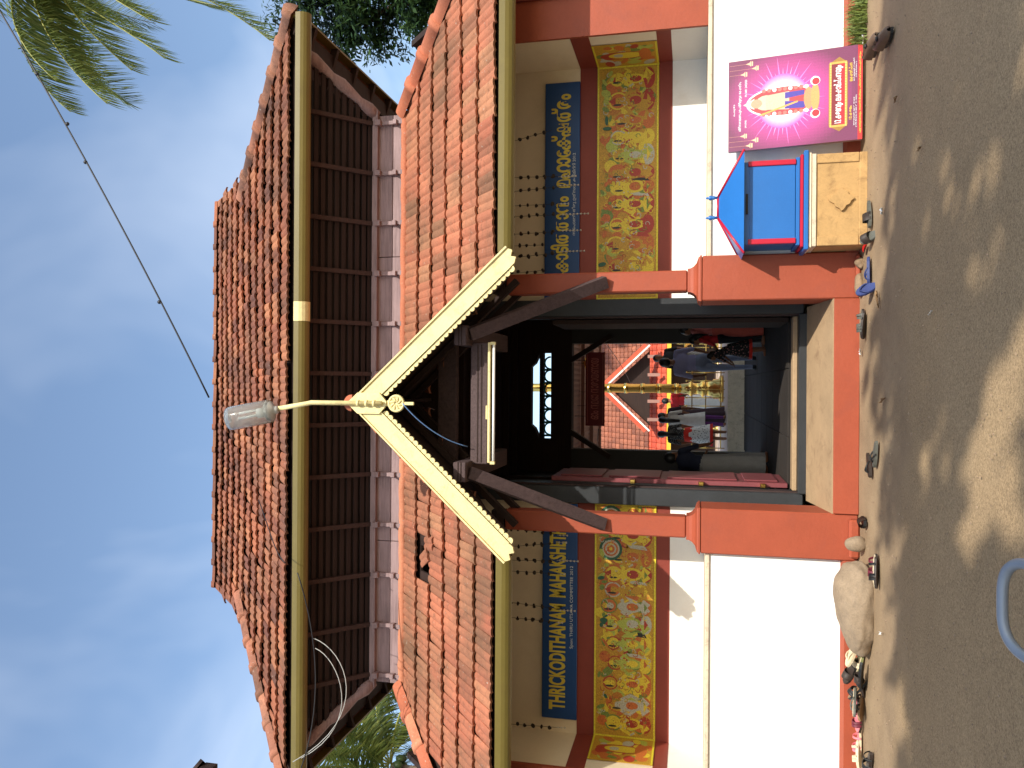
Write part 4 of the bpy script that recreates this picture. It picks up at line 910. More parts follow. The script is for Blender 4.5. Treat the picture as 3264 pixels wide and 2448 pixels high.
footwear('cross', (-3.16, 8.10, .04), R(88), (MAR, DKB, PINK), "pink footbed sandal by the plinth", .26, .095, (0, R(-20)))
footwear('cross', (-3.42, 8.16), R(84), (PINK, BEI, PINK), "pale pink strapped sandal beside a beige one", .27, .10)
footwear('cross', (-3.50, 8.10, .035), R(105), (BEI, BEI, BEI), "beige strapped sandal tipped against the pink one", .26, .095, (0, R(28)))
footwear('cross', (-3.38, 7.70), R(60), (BLACK, DKB, DKB), "black strapped sandal out on the dirt", .27, .10)
footwear('flip', (-3.62, 7.62), R(120), (BLACK, DKB, DKB), "dark flip-flop out on the dirt beside the black sandal", .27, .10)
# ================================================================== boulder, stones, litter
def rock(name, loc, r, label, cat, seed, mat, rz=0, flat=.0, sub=4, amp=.28, cut=None):
    bm = bmesh.new(); bmesh.ops.create_icosphere(bm, subdivisions=sub, radius=1); o3 = Vector((seed*3.1, seed*1.7, seed))
    for v in bm.verts:
        d_ = v.co.normalized(); k = 1+amp*noise.noise(d_*1.1+o3)+amp*.35*noise.noise(d_*3.2+o3)+amp*.10*noise.noise(d_*9+o3)
        v.co = Vector((d_.x*r[0]*k, d_.y*r[1]*k, d_.z*r[2]*k))
        if cut: v.co = cut(v.co)
        v.co.z = max(v.co.z, -r[2]*flat)
    zmin = min(v.co.z for v in bm.verts)
    me = bpy.data.meshes.new(name); bm.to_mesh(me); bm.free(); me.materials.append(mat); me.shade_smooth()
    o = bpy.data.objects.new(name, me); place(o, None, T(loc[0], loc[1], loc[2]-zmin-.01) @ rotz(rz)); return tag(o, label, cat)
rock("boulder", (-2.02, 7.90, 0), (.43, .26, .20), "long grey-brown granite boulder resting against the red plinth", "rock", 4, STONE, R(6), .55, 5, .15, lambda c: Vector((c.x, c.y, c.z*(1.0+.6*c.x) if c.z > 0 else c.z)))
rock("stone", (-1.50, 8.10, 0), (.075, .06, .10), "small rounded grey stone between the boulder and the red pedestal", "rock", 9, STONE, 0, .9, 3, .15)
BRK = paint("broken_laterite", hx(134, 112, 88), .3, 9, .9, 50, .5)
rock("broken_brick", (.98, 8.30, 0), (.115, .07, .05), "broken tan brick lying under the pedestal next to the offering box", "brick", 3, BRK, R(12), .7, 3, .3)
rock("broken_brick", (1.20, 8.32, 0), (.08, .05, .045), "rough stone lump between the broken brick and the box", "brick", 7, BRK, R(60), .7, 3, .35)
rock("broken_brick", (1.40, 8.22, 0), (.07, .05, .05), "small rubble lump in the corner beside the cement block", "brick", 12, STONE, R(60), .7, 3, .4)
LEAFD = paint("dead_leaf", hx(140, 108, 72), .2, 14, .8); PAPER = paint("scrap_paper", (.75, .74, .70), .08, 9, .7); REDP = paint("red_wrapper", hx(190, 40, 36), .1, 9, .4)
lr = random.Random(3)
for k, (x, y, l, w, mt, nm, lb) in enumerate([(.76, 7.50, .17, .05, LEAFD, "dead_leaf", "curled brown dead leaf on the dirt before the broken brick"), (-.12, 7.28, .20, .03, LEAFD, "dead_leaf", "thin dry stalk on the ground before the ramp"), (.33, 8.20, .06, .03, PAPER, "paper_scrap", "bright white scrap at the foot of the ramp"), (1.5, 7.35, .06, .03, PAPER, "paper_scrap", "white scrap on the ground before the offering box"), (1.30, 8.05, .16, .07, REDP, "wrapper", "crumpled red wrapper beside the cement block"), (3.28, 8.18, .16, .10, PAPER, "paper_scrap", "crumpled pale scrap in the grass by the wall"), (.5, 5.9, .06, .025, PAPER, "paper_scrap", "pale scrap lying on the shaded road"), (1.7, 6.2, .07, .02, LEAFD, "dead_leaf", "small dry leaf on the road before the offering box"), (-2.1, 7.30, .06, .03, PAPER, "paper_scrap", "white chip on the ground before the boulder"), (2.3, 6.9, .07, .03, LEAFD, "dead_leaf", "dry leaf on the road near the poster"), (3.2, 5.2, .14, .025, PAPER, "paper_scrap", "long white strip on the road")]):
    m = MB(); n = 6; vs_ = []
    for i in range(n+1):
        t_ = i/n; ww = w*.5*math.sin(math.pi*min(.95, max(.08, t_)))
        vs_ += [(l*(t_-.5), -ww, .012+.02*lr.random()), (l*(t_-.5), 0, .004+.006*lr.random()), (l*(t_-.5), ww, .012+.02*lr.random())]
    m.add(vs_, [(3*i+j, 3*i+j+1, 3*i+3+j+1, 3*i+3+j) for i in range(n) for j in range(2)], 0, True)
    tag(m.build(nm, mt, None, T(x, y, .016) @ rotz(lr.uniform(0, 6))), lb, "litter")
# fine gravel and crumbs along the verge
m = MB(); gr_ = random.Random(9)
for _ in range(2600):
    y = gr_.uniform(3.0, 8.4); x = gr_.uniform(-4.3, 4.3); r_ = gr_.uniform(.003, .010)*(1.5 if gr_.random() < .05 else 1)
    z = .004 if y > 7.1 else .018
    a = gr_.uniform(0, 6); m.add([(x+r_*math.cos(a), y+r_*math.sin(a), z), (x+r_*math.cos(a+2.1), y+r_*math.sin(a+2.1), z), (x+r_*math.cos(a+4.2), y+r_*math.sin(a+4.2), z), (x, y, z+r_*.9)], [(0, 1, 3), (1, 2, 3), (2, 0, 3)])
tag(m.build("gravel", paint("gravel", hx(140, 120, 98), .35, 30, .9)), "fine gravel and crumbs scattered over the verge and road", "gravel", kind="stuff")
# grass in the corner right of the poster
GRS = paint("grass_blade", hx(112, 126, 60), .3, 6, .6, 40, 0); m = MB(); g_ = random.Random(2)
for _ in range(620):
    x = g_.gauss(3.52, .18); y = g_.uniform(8.12, 8.40); h_ = g_.uniform(.04, .20)*(1.0 if x > 3.3 else .6); a = g_.uniform(0, 6.28); le = g_.uniform(.2, .9)*h_
    if x < 3.27: y = g_.uniform(8.30, 8.40)
    dx, dy = math.cos(a)*le, math.sin(a)*le; wx, wy = -math.sin(a)*.005, math.cos(a)*.005
    m.add([(x-wx, y-wy, 0), (x+wx, y+wy, 0), (x+dx*.5+wx*.7, y+dy*.5+wy*.7, h_*.7), (x+dx*.5-wx*.7, y+dy*.5-wy*.7, h_*.7), (x+dx, y+dy, h_)], [(0, 1, 2, 3), (3, 2, 4)])
tag(m.build("grass", GRS), "tuft of green grass along the foot of the white wall by the poster", "grass", kind="stuff")
# ================================================================== parked motorcycle, only its grab rail reaches into view
BK = empty("motorcycle", (-.60, 1.6, 0), 0, "parked motorcycle with a blue-grey tubular grab rail behind its black seat", "motorcycle")
RAIL = paint("blue_grey_metal_paint", hx(134, 142, 152), .06, 4, .42, 60, .03, .5, metal=.2); BKP = paint("black_gloss_paint", (.02, .02, .025), .1, 5, .2, 60, .02, .5)
def bkp(m, n, mt, p=None): return m.build(n, mt, p or BK)
bx, by = -.545, 2.16
rp_ = [(bx+.115*math.copysign(abs(math.cos(a))**.62, math.cos(a)), by-.02+.11*abs(math.sin(a))**.75, .80+.03*math.sin(a)) for a in [math.pi*k/28 for k in range(29)]]
m = MB(); m.tube([(bx+.122, by-.30, .775), (bx+.119, by-.14, .79)]+rp_+[(bx-.119, by-.14, .79), (bx-.122, by-.30, .775)], .0135, 10); bkp(m, "grab_rail", RAIL)
m = MB(); vs_ = []; ys = [by-.02, by-.10, by-.3, by-.55, by-.75]; hw = [.05, .09, .11, .12, .10]; zt = [.775, .80, .80, .775, .80]
for y, w_, z_ in zip(ys, hw, zt):
    for j in range(9): a = math.pi*j/8; vs_.append((bx+w_*math.cos(a), y, z_-.09+.09*math.sin(a)**.5))
m.add(vs_, [(i*9+j, i*9+j+1, (i+1)*9+j+1, (i+1)*9+j) for i in range(4) for j in range(8)]+[tuple(range(9))[::-1]], 0, True); bkp(m, "seat", BLACK)
m = MB(); m.bbox(bx-.08, bx+.08, by-.75, by-.02, .60, .71, .03); bkp(m, "tail_body", BKP)
m = MB(); m.bbox(bx-.06, bx+.06, by-.02, by+.01, .64, .70, .012); bkp(m, "tail_lamp", CRIM)
m = MB(); m.bbox(bx-.11, bx+.11, by-1.15, by-.72, .62, .86, .07); bkp(m, "fuel_tank", BKP)
m = MB(); m.bbox(bx-.12, bx+.12, by-1.05, by-.65, .30, .58, .05); bkp(m, "engine", paint("grey_alloy", (.3, .3, .3), .1, 8, .4, metal=.8))
for yy in (by-.18, by-1.45):
    w_ = MB(); w_.M = T(bx, yy, .29) @ Matrix.Rotation(R(90), 4, 'Y'); w_.lathe([(.22, -.045), (.275, -.04), (.29, 0), (.275, .04), (.22, .045), (.215, 0)], 28); wo_ = bkp(w_, "wheel", BLACK)
    w_ = MB(); w_.M = T(bx, yy, .29) @ Matrix.Rotation(R(90), 4, 'Y'); w_.lathe([(.03, -.05), (.03, .05)], 12)
    for k in range(6): w_.M = T(bx, yy, .29) @ Matrix.Rotation(k*math.pi/3, 4, 'X'); w_.box(-.012, .012, -.012, .012, .02, .22)
    bkp(w_, "rim", RAIL, wo_)
for s in (-1, 1):
    m = MB(); m.tube([(bx+s*.07, by-1.45, .29), (bx+s*.07, by-1.22, .95)], .018, 8); bkp(m, "fork", RAIL)
    m = MB(); m.tube([(bx+s*.05, by-1.2, .98), (bx+s*.32, by-1.12, 1.02)], .013, 8); bkp(m, "handlebar", BLACK)
    m = MB(); m.tube([(bx+s*.10, by-.18, .30), (bx+s*.11, by-.30, .66)], .022, 8); bkp(m, "shock", RAIL)
m = MB(); m.tube([(bx+.12, by-.75, .28), (bx+.14, by-.2, .30), (bx+.14, by+.05, .33)], [.03, .045, .045], 10); bkp(m, "exhaust", RAIL)
m = MB(); m.tube([(bx-.10, by-.85, .30), (bx-.24, by-.80, .02)], .012, 6); bkp(m, "side_stand", BLACK)
# ================================================================== people
SKIN = paint("skin", hx(132, 88, 62), .06, 6, .55, 80, .02); HAIR = paint("black_hair", (.012, .010, .009), .2, 20, .45, 80, .1)
def cloth(n, *c): return paint(n, hx(*c), .10, 14, .8, 90, .15)
def person(label, loc, rz, height, prims, mats, vox=.016):
    """one continuous body: tapered limbs and rounded masses fused into a single skin; prims are
    ('c', p, q, r0, r1, mat) capsules or ('e', c, (rx,ry,rz), mat) ellipsoids, for a 1.7 m figure facing -y"""
    k = height/1.7; M = T(*loc) @ rotz(rz)
    mb = MB()
    for p in prims:
        if p[0] == 'c':
            a, b = Vector(p[1]), Vector(p[2]); n = 6; mb.tube([a.lerp(b, i/n) for i in range(n+1)], [p[3]+(p[4]-p[3])*i/n for i in range(n+1)], 10)
            mb.ell(a, (p[3],)*3, 10, 8); mb.ell(b, (p[4],)*3, 10, 8)
        else: mb.ell(p[1], p[2], 14, 10)
    me = mb.mesh("body_source", SKIN); o = bpy.data.objects.new("person", me); col.objects.link(o)
    md = o.modifiers.new("fuse", 'REMESH'); md.mode = 'VOXEL'; md.voxel_size = vox
    sm = o.modifiers.new("soft", 'SMOOTH'); sm.iterations = 3; sm.factor = .5
    dg = bpy.context.evaluated_depsgraph_get(); me2 = bpy.data.meshes.new_from_object(o.evaluated_get(dg))
    o.modifiers.clear(); col.objects.unlink(o); o.data = me2; bpy.data.meshes.remove(me)
    me2.materials.clear(); used = []
    for p in prims:
        if p[-1] not in used: used.append(p[-1])
    for u_ in used: me2.materials.append(mats[u_])
    segs = []
    for p in prims:
        if p[0] == 'c': segs.append((Vector(p[1]), Vector(p[2]), p[3], p[4], used.index(p[-1]), None))
        else: segs.append((Vector(p[1]), None, 0, 0, used.index(p[-1]), p[2]))
    idx = []
    for pl in me2.polygons:
        c_ = pl.center; best = 9; bi = 0
        for a, b, r0, r1, mi, er in segs:
            if b is None:
                q = c_-a; d_ = (Vector((q.x/er[0], q.y/er[1], q.z/er[2])).length-1)*min(er)
            else:
                ab = b-a; t_ = max(0, min(1, (c_-a).dot(ab)/max(1e-9, ab.length_squared))); d_ = (c_-a-ab*t_).length-(r0+(r1-r0)*t_)
            if d_ < best: best, bi = d_, mi
        idx.append(bi)
    me2.polygons.foreach_set("material_index", idx); me2.polygons.foreach_set("use_smooth", [True]*len(idx)); me2.name = "person"
    for v in me2.vertices: v.co *= k
    place(o, None, M); tag(o, label, "person"); return o, M, k
def head(x=0, y=0, z=1.56, turn=0, sk='skin'):
    c_, s_ = math.cos(turn), math.sin(turn); f = lambda a, b, h_: (x+a*c_-b*s_, y+a*s_+b*c_, z+h_)
    return [('e', (x, y, z), (.078, .095, .112), sk), ('e', f(0, -.055, -.06), (.05, .05, .05), sk), ('c', f(0, -.092, .01), f(0, -.108, -.02), .012, .016, sk), ('c', (x, y+.015, z-.08), (x, y+.02, z-.17), .052, .056, sk),
            ('e', f(.079, .005, -.01), (.012, .022, .03), sk), ('e', f(-.079, .005, -.01), (.012, .022, .03), sk), ('e', f(0, -.088, -.055), (.022, .012, .010), sk)]
def arm(s, sh, el, wr, mu, ml='skin'):
    w = Vector(wr); e = Vector(el); d_ = (w-e).normalized(); up = Vector((s, 0, 0)); sd_ = d_.cross(Vector((0, 1, 0)))
    sd_ = (sd_ if sd_.length > .1 else Vector((1, 0, 0))).normalized()
    out = [('c', sh, el, .052, .042, mu), ('c', el, wr, .040, .027, ml), ('e', tuple(w+d_*.045), (.032, .026, .042), 'skin')]
    for i, (o_, l_) in enumerate(((-.024, .07), (-.008, .082), (.008, .078), (.023, .062))):
        a = w+d_*.075+sd_*o_; out.append(('c', tuple(a), tuple(a+d_*l_*.55+Vector((0, -.012, 0))), .010, .009, 'skin')); out.append(('c', tuple(a+d_*l_*.55+Vector((0, -.012, 0))), tuple(a+d_*l_+Vector((0, -.035, 0))), .009, .008, 'skin'))
    a = w+d_*.03+sd_*.03; out.append(('c', tuple(a), tuple(a+d_*.04+sd_*.03), .011, .009, 'skin')); return out
def legs(mt, foot='skin', dx=.09, stride=.0):
    out = []
    for s in (-1, 1):
        y = s*stride
        out += [('c', (s*dx, 0, .92), (s*dx, y*.5-.01, .50), .088, .058, mt), ('c', (s*dx, y*.5-.01, .50), (s*dx, y+.02, .09), .056, .040, mt), ('c', (s*dx, y+.03, .045), (s*dx*1.1, y-.13, .03), .040, .030, foot)]
    return out
def torso(mt, hip=None, w=1.0):
    return [('e', (0, .0, 1.28), (.165*w, .105, .17), mt), ('e', (0, .0, 1.10), (.145*w, .10, .16), mt), ('e', (0, .01, .96), (.155*w, .115, .12), hip or mt), ('c', (-.13*w, .01, 1.385), (.13*w, .01, 1.385), .055, .055, mt)]
def hair_cap(o, M, k, z=1.56, y=0, x=0, long=0, bun=False, mat=HAIR):
    m = MB(); m.ell((x*k, (y+.018)*k, (z+.022)*k), (.088*k, .100*k, .108*k), 14, 10)
    if long: m.tube([(x*k, (y+.085)*k, (z+.04)*k), (x*k, (y+.11)*k, (z-.12)*k), (x*k, (y+.12)*k, (z-.12-long)*k)], [.07*k, .065*k, .03*k], 10)
    if bun: m.ell((x*k, (y+.12)*k, z*k), (.05*k, .05*k, .05*k), 10, 8)
    m.build("hair", mat, o, M)
def skirt(o, M, k, z0, z1, r0, r1, mat, name="skirt", oval=.8, hem=None):
    m = MB(); n = 40; rows = 8; vs_ = []
    for i in range(rows+1):
        t_ = i/rows; z = z1+(z0-z1)*t_
        for j in range(n):
            a = 2*math.pi*j/n; r_ = (r1+(r0-r1)*t_)*(1+.07*t_*math.sin(a*7+1.3*math.sin(a*2))); vs_.append((r_*math.cos(a)*k, r_*math.sin(a)*oval*k+.01, z*k))
    m.add(vs_, [((i+1)*n+j, (i+1)*n+(j+1) % n, i*n+(j+1) % n, i*n+j) for i in range(rows) for j in range(n)], 0, True)
    if hem: 
        for i in range(len(m.m)-n*1, len(m.m)): m.m[i] = 1
    m.build(name, [mat]+([hem] if hem else []), o, M)
MT = dict(skin=SKIN, stripe=None)
t = NT("striped_lavender_shirt"); w_ = t.node("ShaderNodeTexWave", wave_type='BANDS', bands_direction='X'); w_.inputs['Scale'].default_value = 22; t.link(t.tc.outputs['Object'], w_.inputs[0]); t.base(t.ramp(w_.outputs[0], [(.4, hx(120, 116, 160)), (.6, hx(176, 172, 206))])).rough(.8); MT['stripe'] = t.m
MT.update(trouser=cloth("pale_grey_trousers", 128, 134, 158), redtop=cloth("red_top", 176, 34, 40), black=cloth("black_cloth", 26, 26, 30), pink=cloth("pink_cloth", 206, 116, 110), orange=cloth("salmon_saree", 198, 92, 76), navy=cloth("navy_shirt", 30, 34, 52), white=cloth("white_cotton", 205, 203, 198), dkpurple=cloth("dark_purple_saree", 58, 40, 48), purple=cloth("purple_trousers", 92, 44, 104), grey=cloth("grey_mundu", 150, 146, 140), red2=cloth("bright_red_cloth", 206, 44, 30))
t = NT("dotted_white_skirt"); v_ = t.node("ShaderNodeTexVoronoi"); v_.inputs['Scale'].default_value = 26; t.link(t.tc.outputs['Object'], v_.inputs[0]); t.base(t.ramp(v_.outputs['Distance'], [(.22, hx(70, 66, 70)), (.34, hx(214, 212, 208))])).rough(.85); MT['dots'] = t.m
t = NT("black_checked_top"); v_ = t.node("ShaderNodeTexVoronoi"); v_.inputs['Scale'].default_value = 48; t.link(t.tc.outputs['Object'], v_.inputs[0]); t.base(t.ramp(v_.outputs['Distance'], [(.25, hx(150, 146, 140)), (.42, hx(34, 34, 36))])).rough(.85); MT['check'] = t.m
t = NT("floral_dark_dress"); v_ = t.node("ShaderNodeTexVoronoi"); v_.inputs['Scale'].default_value = 30; t.link(t.tc.outputs['Object'], v_.inputs[0]); t.base(t.ramp(v_.outputs['Distance'], [(.2, hx(190, 120, 120)), (.3, hx(60, 70, 60)), (.5, hx(28, 24, 26))])).rough(.85); MT['floral'] = t.m
A = math.pi
# man in striped shirt, back to us
pr = head()+torso('stripe', 'trouser', 1.06)+legs('trouser', 'black', .085, .03)+arm(1, (.19, .01, 1.38), (.25, -.02, 1.12), (.20, -.16, .96), 'stripe')+arm(-1, (-.19, .01, 1.38), (-.25, .0, 1.10), (-.22, -.12, .90), 'stripe')
o, M, k = person("man in a lavender striped shirt and pale trousers standing inside the passage", (.40, 14.6, .51), A*1.05, 1.70, pr, MT); hair_cap(o, M, k)
# girl in a red top and black trousers facing left
pr = head(0, -.03, 1.54)+torso('redtop', 'black', .85)+legs('black', 'skin', .075, .04)+arm(1, (.15, .0, 1.37), (.19, -.10, 1.12), (.10, -.27, 1.05), 'redtop')+arm(-1, (-.15, .0, 1.37), (-.19, -.10, 1.12), (-.10, -.27, 1.02), 'redtop')
o, M, k = person("girl in a red top and black trousers facing the striped shirt man", (.72, 12.95, .51), -A*.55, 1.18, pr, MT); hair_cap(o, M, k, 1.54, -.03, 0, .18)
# small girl in floral dress bending between them
pr = head(0, -.20, 1.40)+[('e', (0, -.10, 1.20), (.14, .12, .16), 'floral'), ('e', (0, -.02, 1.02), (.14, .12, .15), 'floral'), ('e', (0, 0, .92), (.15, .12, .12), 'floral')]+legs('skin', 'skin', .07)+arm(1, (.15, -.12, 1.28), (.18, -.25, 1.05), (.12, -.36, .90), 'floral')+arm(-1, (-.15, -.12, 1.28), (-.18, -.25, 1.05), (-.12, -.36, .90), 'floral')
o, M, k = person("small girl bending forward in a dark floral dress with a red hem", (.55, 12.8, .51), -A*.62, .98, pr, MT); hair_cap(o, M, k, 1.40, -.20, 0, .22); skirt(o, M, k, .36, 1.0, .30, .15, MT['floral'], "dress_skirt", .9, MT['red2'])
# woman in salmon saree with a pale shawl over her head
pr = head()+torso('pink', 'orange', .95)+legs('orange', 'skin', .08)+arm(1, (.17, .01, 1.38), (.22, -.06, 1.12), (.12, -.24, 1.08), 'pink')+arm(-1, (-.17, .01, 1.38), (-.23, -.03, 1.12), (-.18, -.16, .92), 'pink')
o, M, k = person("woman in a salmon saree and pink blouse beside the girl in red", (.88, 13.15, .51), -A*.6, 1.32, pr, MT); hair_cap(o, M, k, bun=True); skirt(o, M, k, .03, 1.02, .26, .16, MT['orange'], "saree", .85)
m = MB(); m.tube([(.05*k, -.02*k, 1.42*k), (.13*k, .10*k, 1.30*k), (.12*k, .13*k, 1.0*k), (.10*k, .13*k, .75*k)], [.06*k, .075*k, .06*k, .03*k], 10); m.build("shawl", MT['pink'], o, M)
# dark figure by the railing in the courtyard
pr = head()+torso('dkpurple')+legs('dkpurple', 'skin', .08)+arm(1, (.17, .01, 1.38), (.22, .0, 1.12), (.16, -.14, .98), 'dkpurple')+arm(-1, (-.17, .01, 1.38), (-.22, .0, 1.12), (-.18, -.1, .9), 'dkpurple')
o, M, k = person("woman in a dark purple saree standing beside the brass railing", (-.72, 18.9, .862), A*.9, 1.55, pr, MT); hair_cap(o, M, k, bun=True); skirt(o, M, k, .03, 1.02, .25, .16, MT['dkpurple'], "saree", .85)
# woman in white kurta and purple trousers
pr = head()+torso('white', 'white', .95)+legs('purple', 'skin', .08, .05)+arm(1, (.17, .01, 1.38), (.22, .0, 1.12), (.18, -.12, .95), 'white')+arm(-1, (-.17, .01, 1.38), (-.22, .0, 1.12), (-.16, -.14, .98), 'white')
o, M, k = person("woman in a long white kurta over purple trousers seen from behind", (-.80, 18.6, .862), A*.95, 1.52, pr, MT); hair_cap(o, M, k, long=.30); skirt(o, M, k, .52, 1.05, .22, .15, MT['white'], "kurta_skirt", .85)
# woman in black checked top, red sash and dotted white skirt
pr = head()+torso('check', 'red2', .95)+legs('skin', 'skin', .08, .05)+arm(1, (.17, .01, 1.38), (.23, .02, 1.12), (.20, -.10, .92), 'check')+arm(-1, (-.17, .01, 1.38), (-.23, .02, 1.12), (-.2, -.10, .92), 'check')
o, M, k = person("woman in a black checked top with red sash and dotted white skirt", (-1.10, 18.12, .862), A*1.02, 1.52, pr, MT); hair_cap(o, M, k, long=.26); skirt(o, M, k, .34, .92, .27, .165, MT['dots'], "skirt", .85, MT['red2']); skirt(o, M, k, .84, 1.02, .185, .17, MT['red2'], "sash", .8)
# man in dark shirt and pale mundu just inside the left jamb, leaning forward
pr = head(0, -.14, 1.46)+[('e', (0, -.06, 1.22), (.17, .12, .17), 'navy'), ('e', (0, -.01, 1.05), (.15, .11, .15), 'navy'), ('e', (0, .02, .94), (.16, .12, .12), 'grey'), ('c', (-.13, -.08, 1.32), (.13, -.08, 1.32), .055, .055, 'navy')]+legs('grey', 'skin', .085, .05)+arm(1, (.19, -.07, 1.32), (.24, -.14, 1.08), (.16, -.30, .98), 'navy')+arm(-1, (-.19, -.07, 1.32), (-.25, -.12, 1.08), (-.18, -.26, .92), 'navy')
o, M, k = person("man in a dark shirt and pale wrapped mundu leaning beside the plum door leaf", (-1.17, 12.2, .51), A*.8, 1.62, pr, MT); hair_cap(o, M, k, 1.46, -.14); skirt(o, M, k, .06, .98, .21, .165, MT['grey'], "mundu", .85)
# people deeper in the courtyard
pr = head()+torso('black', 'grey', 1.0)+legs('grey', 'skin', .085, .03)+arm(1, (.19, .01, 1.38), (.24, -.02, 1.12), (.18, -.16, .96), 'black')+arm(-1, (-.19, .01, 1.38), (-.25, .0, 1.10), (-.2, -.12, .92), 'black')
o, M, k = person("man in a black shirt facing the gate behind the striped shirt man", (.62, 18.7, .862), A*.1, 1.66, pr, MT); hair_cap(o, M, k)
pr = head()+torso('redtop', 'white', .95)+legs('white', 'skin', .08, .03)+arm(1, (.17, .01, 1.38), (.22, .0, 1.12), (.18, -.12, .95), 'redtop')+arm(-1, (-.17, .01, 1.38), (-.22, .0, 1.12), (-.16, -.14, .98), 'redtop')
o, M, k = person("woman in a red blouse and white skirt beyond the flagstaff", (-.42, 21.6, .862), A*.9, 1.56, pr, MT); hair_cap(o, M, k, bun=True); skirt(o, M, k, .05, 1.0, .25, .16, MT['white'], "skirt", .85)
# ================================================================== courtyard and the shrine behind
CO = paint("courtyard_paving", hx(196, 176, 156), .08, 2, .8, 40, .15)
m = MB(); m.box(-12, 12, 18.0, 40, .3, .86); tag(m.build("courtyard", CO), kind="structure")
m = MB(); m.box(-3.4, 3.2, 17.93, 17.999, .5, .855); tag(m.build("courtyard_step", LEDGE), kind="structure")
CA = empty("courtyard_canopy", (AX, 16.5, .5), 0, "low pinkish sheet roof on posts between the gate and the courtyard", "canopy")
PKS = paint("pinkish_roof_sheet", hx(150, 112, 100), .1, 2, .7, 40, .1)
m = MB(); N = 60
for i in range(N): x = -3.2+6.2*i/N; m.add([(x, 13.8, 3.86), (x+6.2/N/2, 13.8, 3.875), (x+6.2/N/2, 19.6, 3.80), (x, 19.6, 3.785), (x+6.2/N, 13.8, 3.86), (x+6.2/N, 19.6, 3.785)], [(0, 1, 2, 3), (1, 4, 5, 2)])
m.build("roof_sheet", PKS, CA)
for y in (14.6, 16.1, 17.6, 19.1): m = MB(); m.beam((-3.1, y, 3.78), (2.9, y, 3.78), .05, .07); m.build("purlin", PKS, CA)
for x in (-3.0, 2.8):
    for y in (14.2, 17.6): m = MB(); m.tube([(x, y, .4), (x, y, 3.8)], .045, 8); m.build("post", WIREG, CA)
SG = empty("hall_sign", (-.08, 15.0, 3.22), 0, "dark red sign with Malayalam lettering hung inside the passage", "sign")
m = MB(); m.bbox(-.78, .61, 15.0, 15.03, 3.22, 3.58, .006); m.build("board", paint("maroon_sign_paint", hx(120, 24, 34), .08, 3, .5), SG)
letters("lettering", "\u0d13\u0d02 \u0d28\u0d2e\u0d47\u0d3e \u0d28\u0d3e\u0d30\u0d3e\u0d2f\u0d23\u0d3e\u0d2f", -.66, 14.996, 3.33, .15, paint("pink_letter", hx(196, 110, 104), .05, 3, .5), SG, w=1.16, bold=.02)
for z in (3.255, 3.545): m = MB(); m.box(-.74, .57, 14.994, 14.999, z-.006, z+.006); m.build("border_line", paint("sign_line", hx(170, 90, 84), .05, 3, .5), SG)
for x in (-.6, .45): m = MB(); m.tube([(x, 15.015, 3.57), (x, 15.015, 3.79)], .006, 5); m.build("hanger", WIRE, SG)
for k, (x, y, z) in enumerate(((.42, 15.6, 3.62), (-.15, 15.8, 3.55), (.02, 16.4, 3.5), (-.42, 15.6, 3.5))):
    L_ = empty("hanging_lamp", (x, y, z), 0, ["large dark oil lamp hanging by its chain under the canopy", "small oil lamp hanging above the sign's lettering", "small oil lamp hanging under the canopy middle", "thin oil lamp hanging behind the start of the sign's lettering"][k], "oil lamp", "oil lamps under the canopy")
    m = MB(); m.tube([(x, y, z), (x, y, 3.82)], .005, 5); m.build("chain", WIRE, L_)
    s_ = .12 if k == 0 else .06; m = MB(); m.lathe([(.1*s_, s_*.9), (.5*s_, .5*s_), (1.0*s_, .35*s_), (1.0*s_, .2*s_), (.3*s_, 0), (.2*s_, -.4*s_), (.05*s_, -.6*s_)], 10, (x, y, z)); m.build("lamp_bowl", GOLD, L_)
# shrine with a long tiled roof, little gable and white bargeboards
SH = empty("inner_shrine", (-.08, 26.5, .86), 0, "inner shrine with brown tiled roof and a small white-edged gable beyond the courtyard", "shrine")
T_FAR = tile_mat("shrine_roof_tile", [(0, hx(150, 92, 70)), (.4, hx(170, 106, 80)), (1, hx(132, 80, 64))], hx(104, 70, 58), .5, False)
T_RED = tile_mat("shrine_red_tile", [(0, hx(196, 88, 62)), (.4, hx(206, 96, 70)), (1, hx(186, 80, 58))], hx(150, 70, 54), .3, False)
def slope_tiles(name, x0, x1, p0, p1, nx, ny, mat, root):
    p0, p1 = Vector((0,)+p0), Vector((0,)+p1); d_ = p1-p0; l = d_.length; d_.normalize(); n_ = Vector((0, -d_.z, d_.y)); mm = MB()
    for j in range(ny):
        for i in range(nx):
            a, b = x0+(x1-x0)*i/nx+.006, x0+(x1-x0)*(i+1)/nx-.006; q0, q1 = p0+d_*(l*j/ny)+n_*.03, p0+d_*(l*(j+1)/ny+.02); c = (a+b)/2
            mm.add([(a, q0.y, q0.z), (c, q0.y+n_.y*.02, q0.z+n_.z*.02), (b, q0.y, q0.z), (b, q1.y, q1.z), (c, q1.y+n_.y*.02, q1.z+n_.z*.02), (a, q1.y, q1.z), (a, q0.y-n_.y*.03, q0.z-n_.z*.03), (b, q0.y-n_.y*.03, q0.z-n_.z*.03)], [(0, 1, 4, 5), (1, 2, 3, 4), (6, 7, 2, 1, 0)])
    mm.add([(x0, p0.y+.03, p0.z-.03), (x1, p0.y+.03, p0.z-.03), (x1, p1.y+.03, p1.z-.03), (x0, p1.y+.03, p1.z-.03)], [(0, 1, 2, 3)])
    return tag(mm.build(name, mat, root), kind="stuff")
slope_tiles("roof_tiles", -4.5, 4.5, (26.6, 3.0), (29.1, 4.98), 48, 13, T_FAR, SH)
slope_tiles("lower_tiles", -4.5, 4.5, (25.7, 2.40), (26.75, 3.05), 48, 4, T_RED, SH)
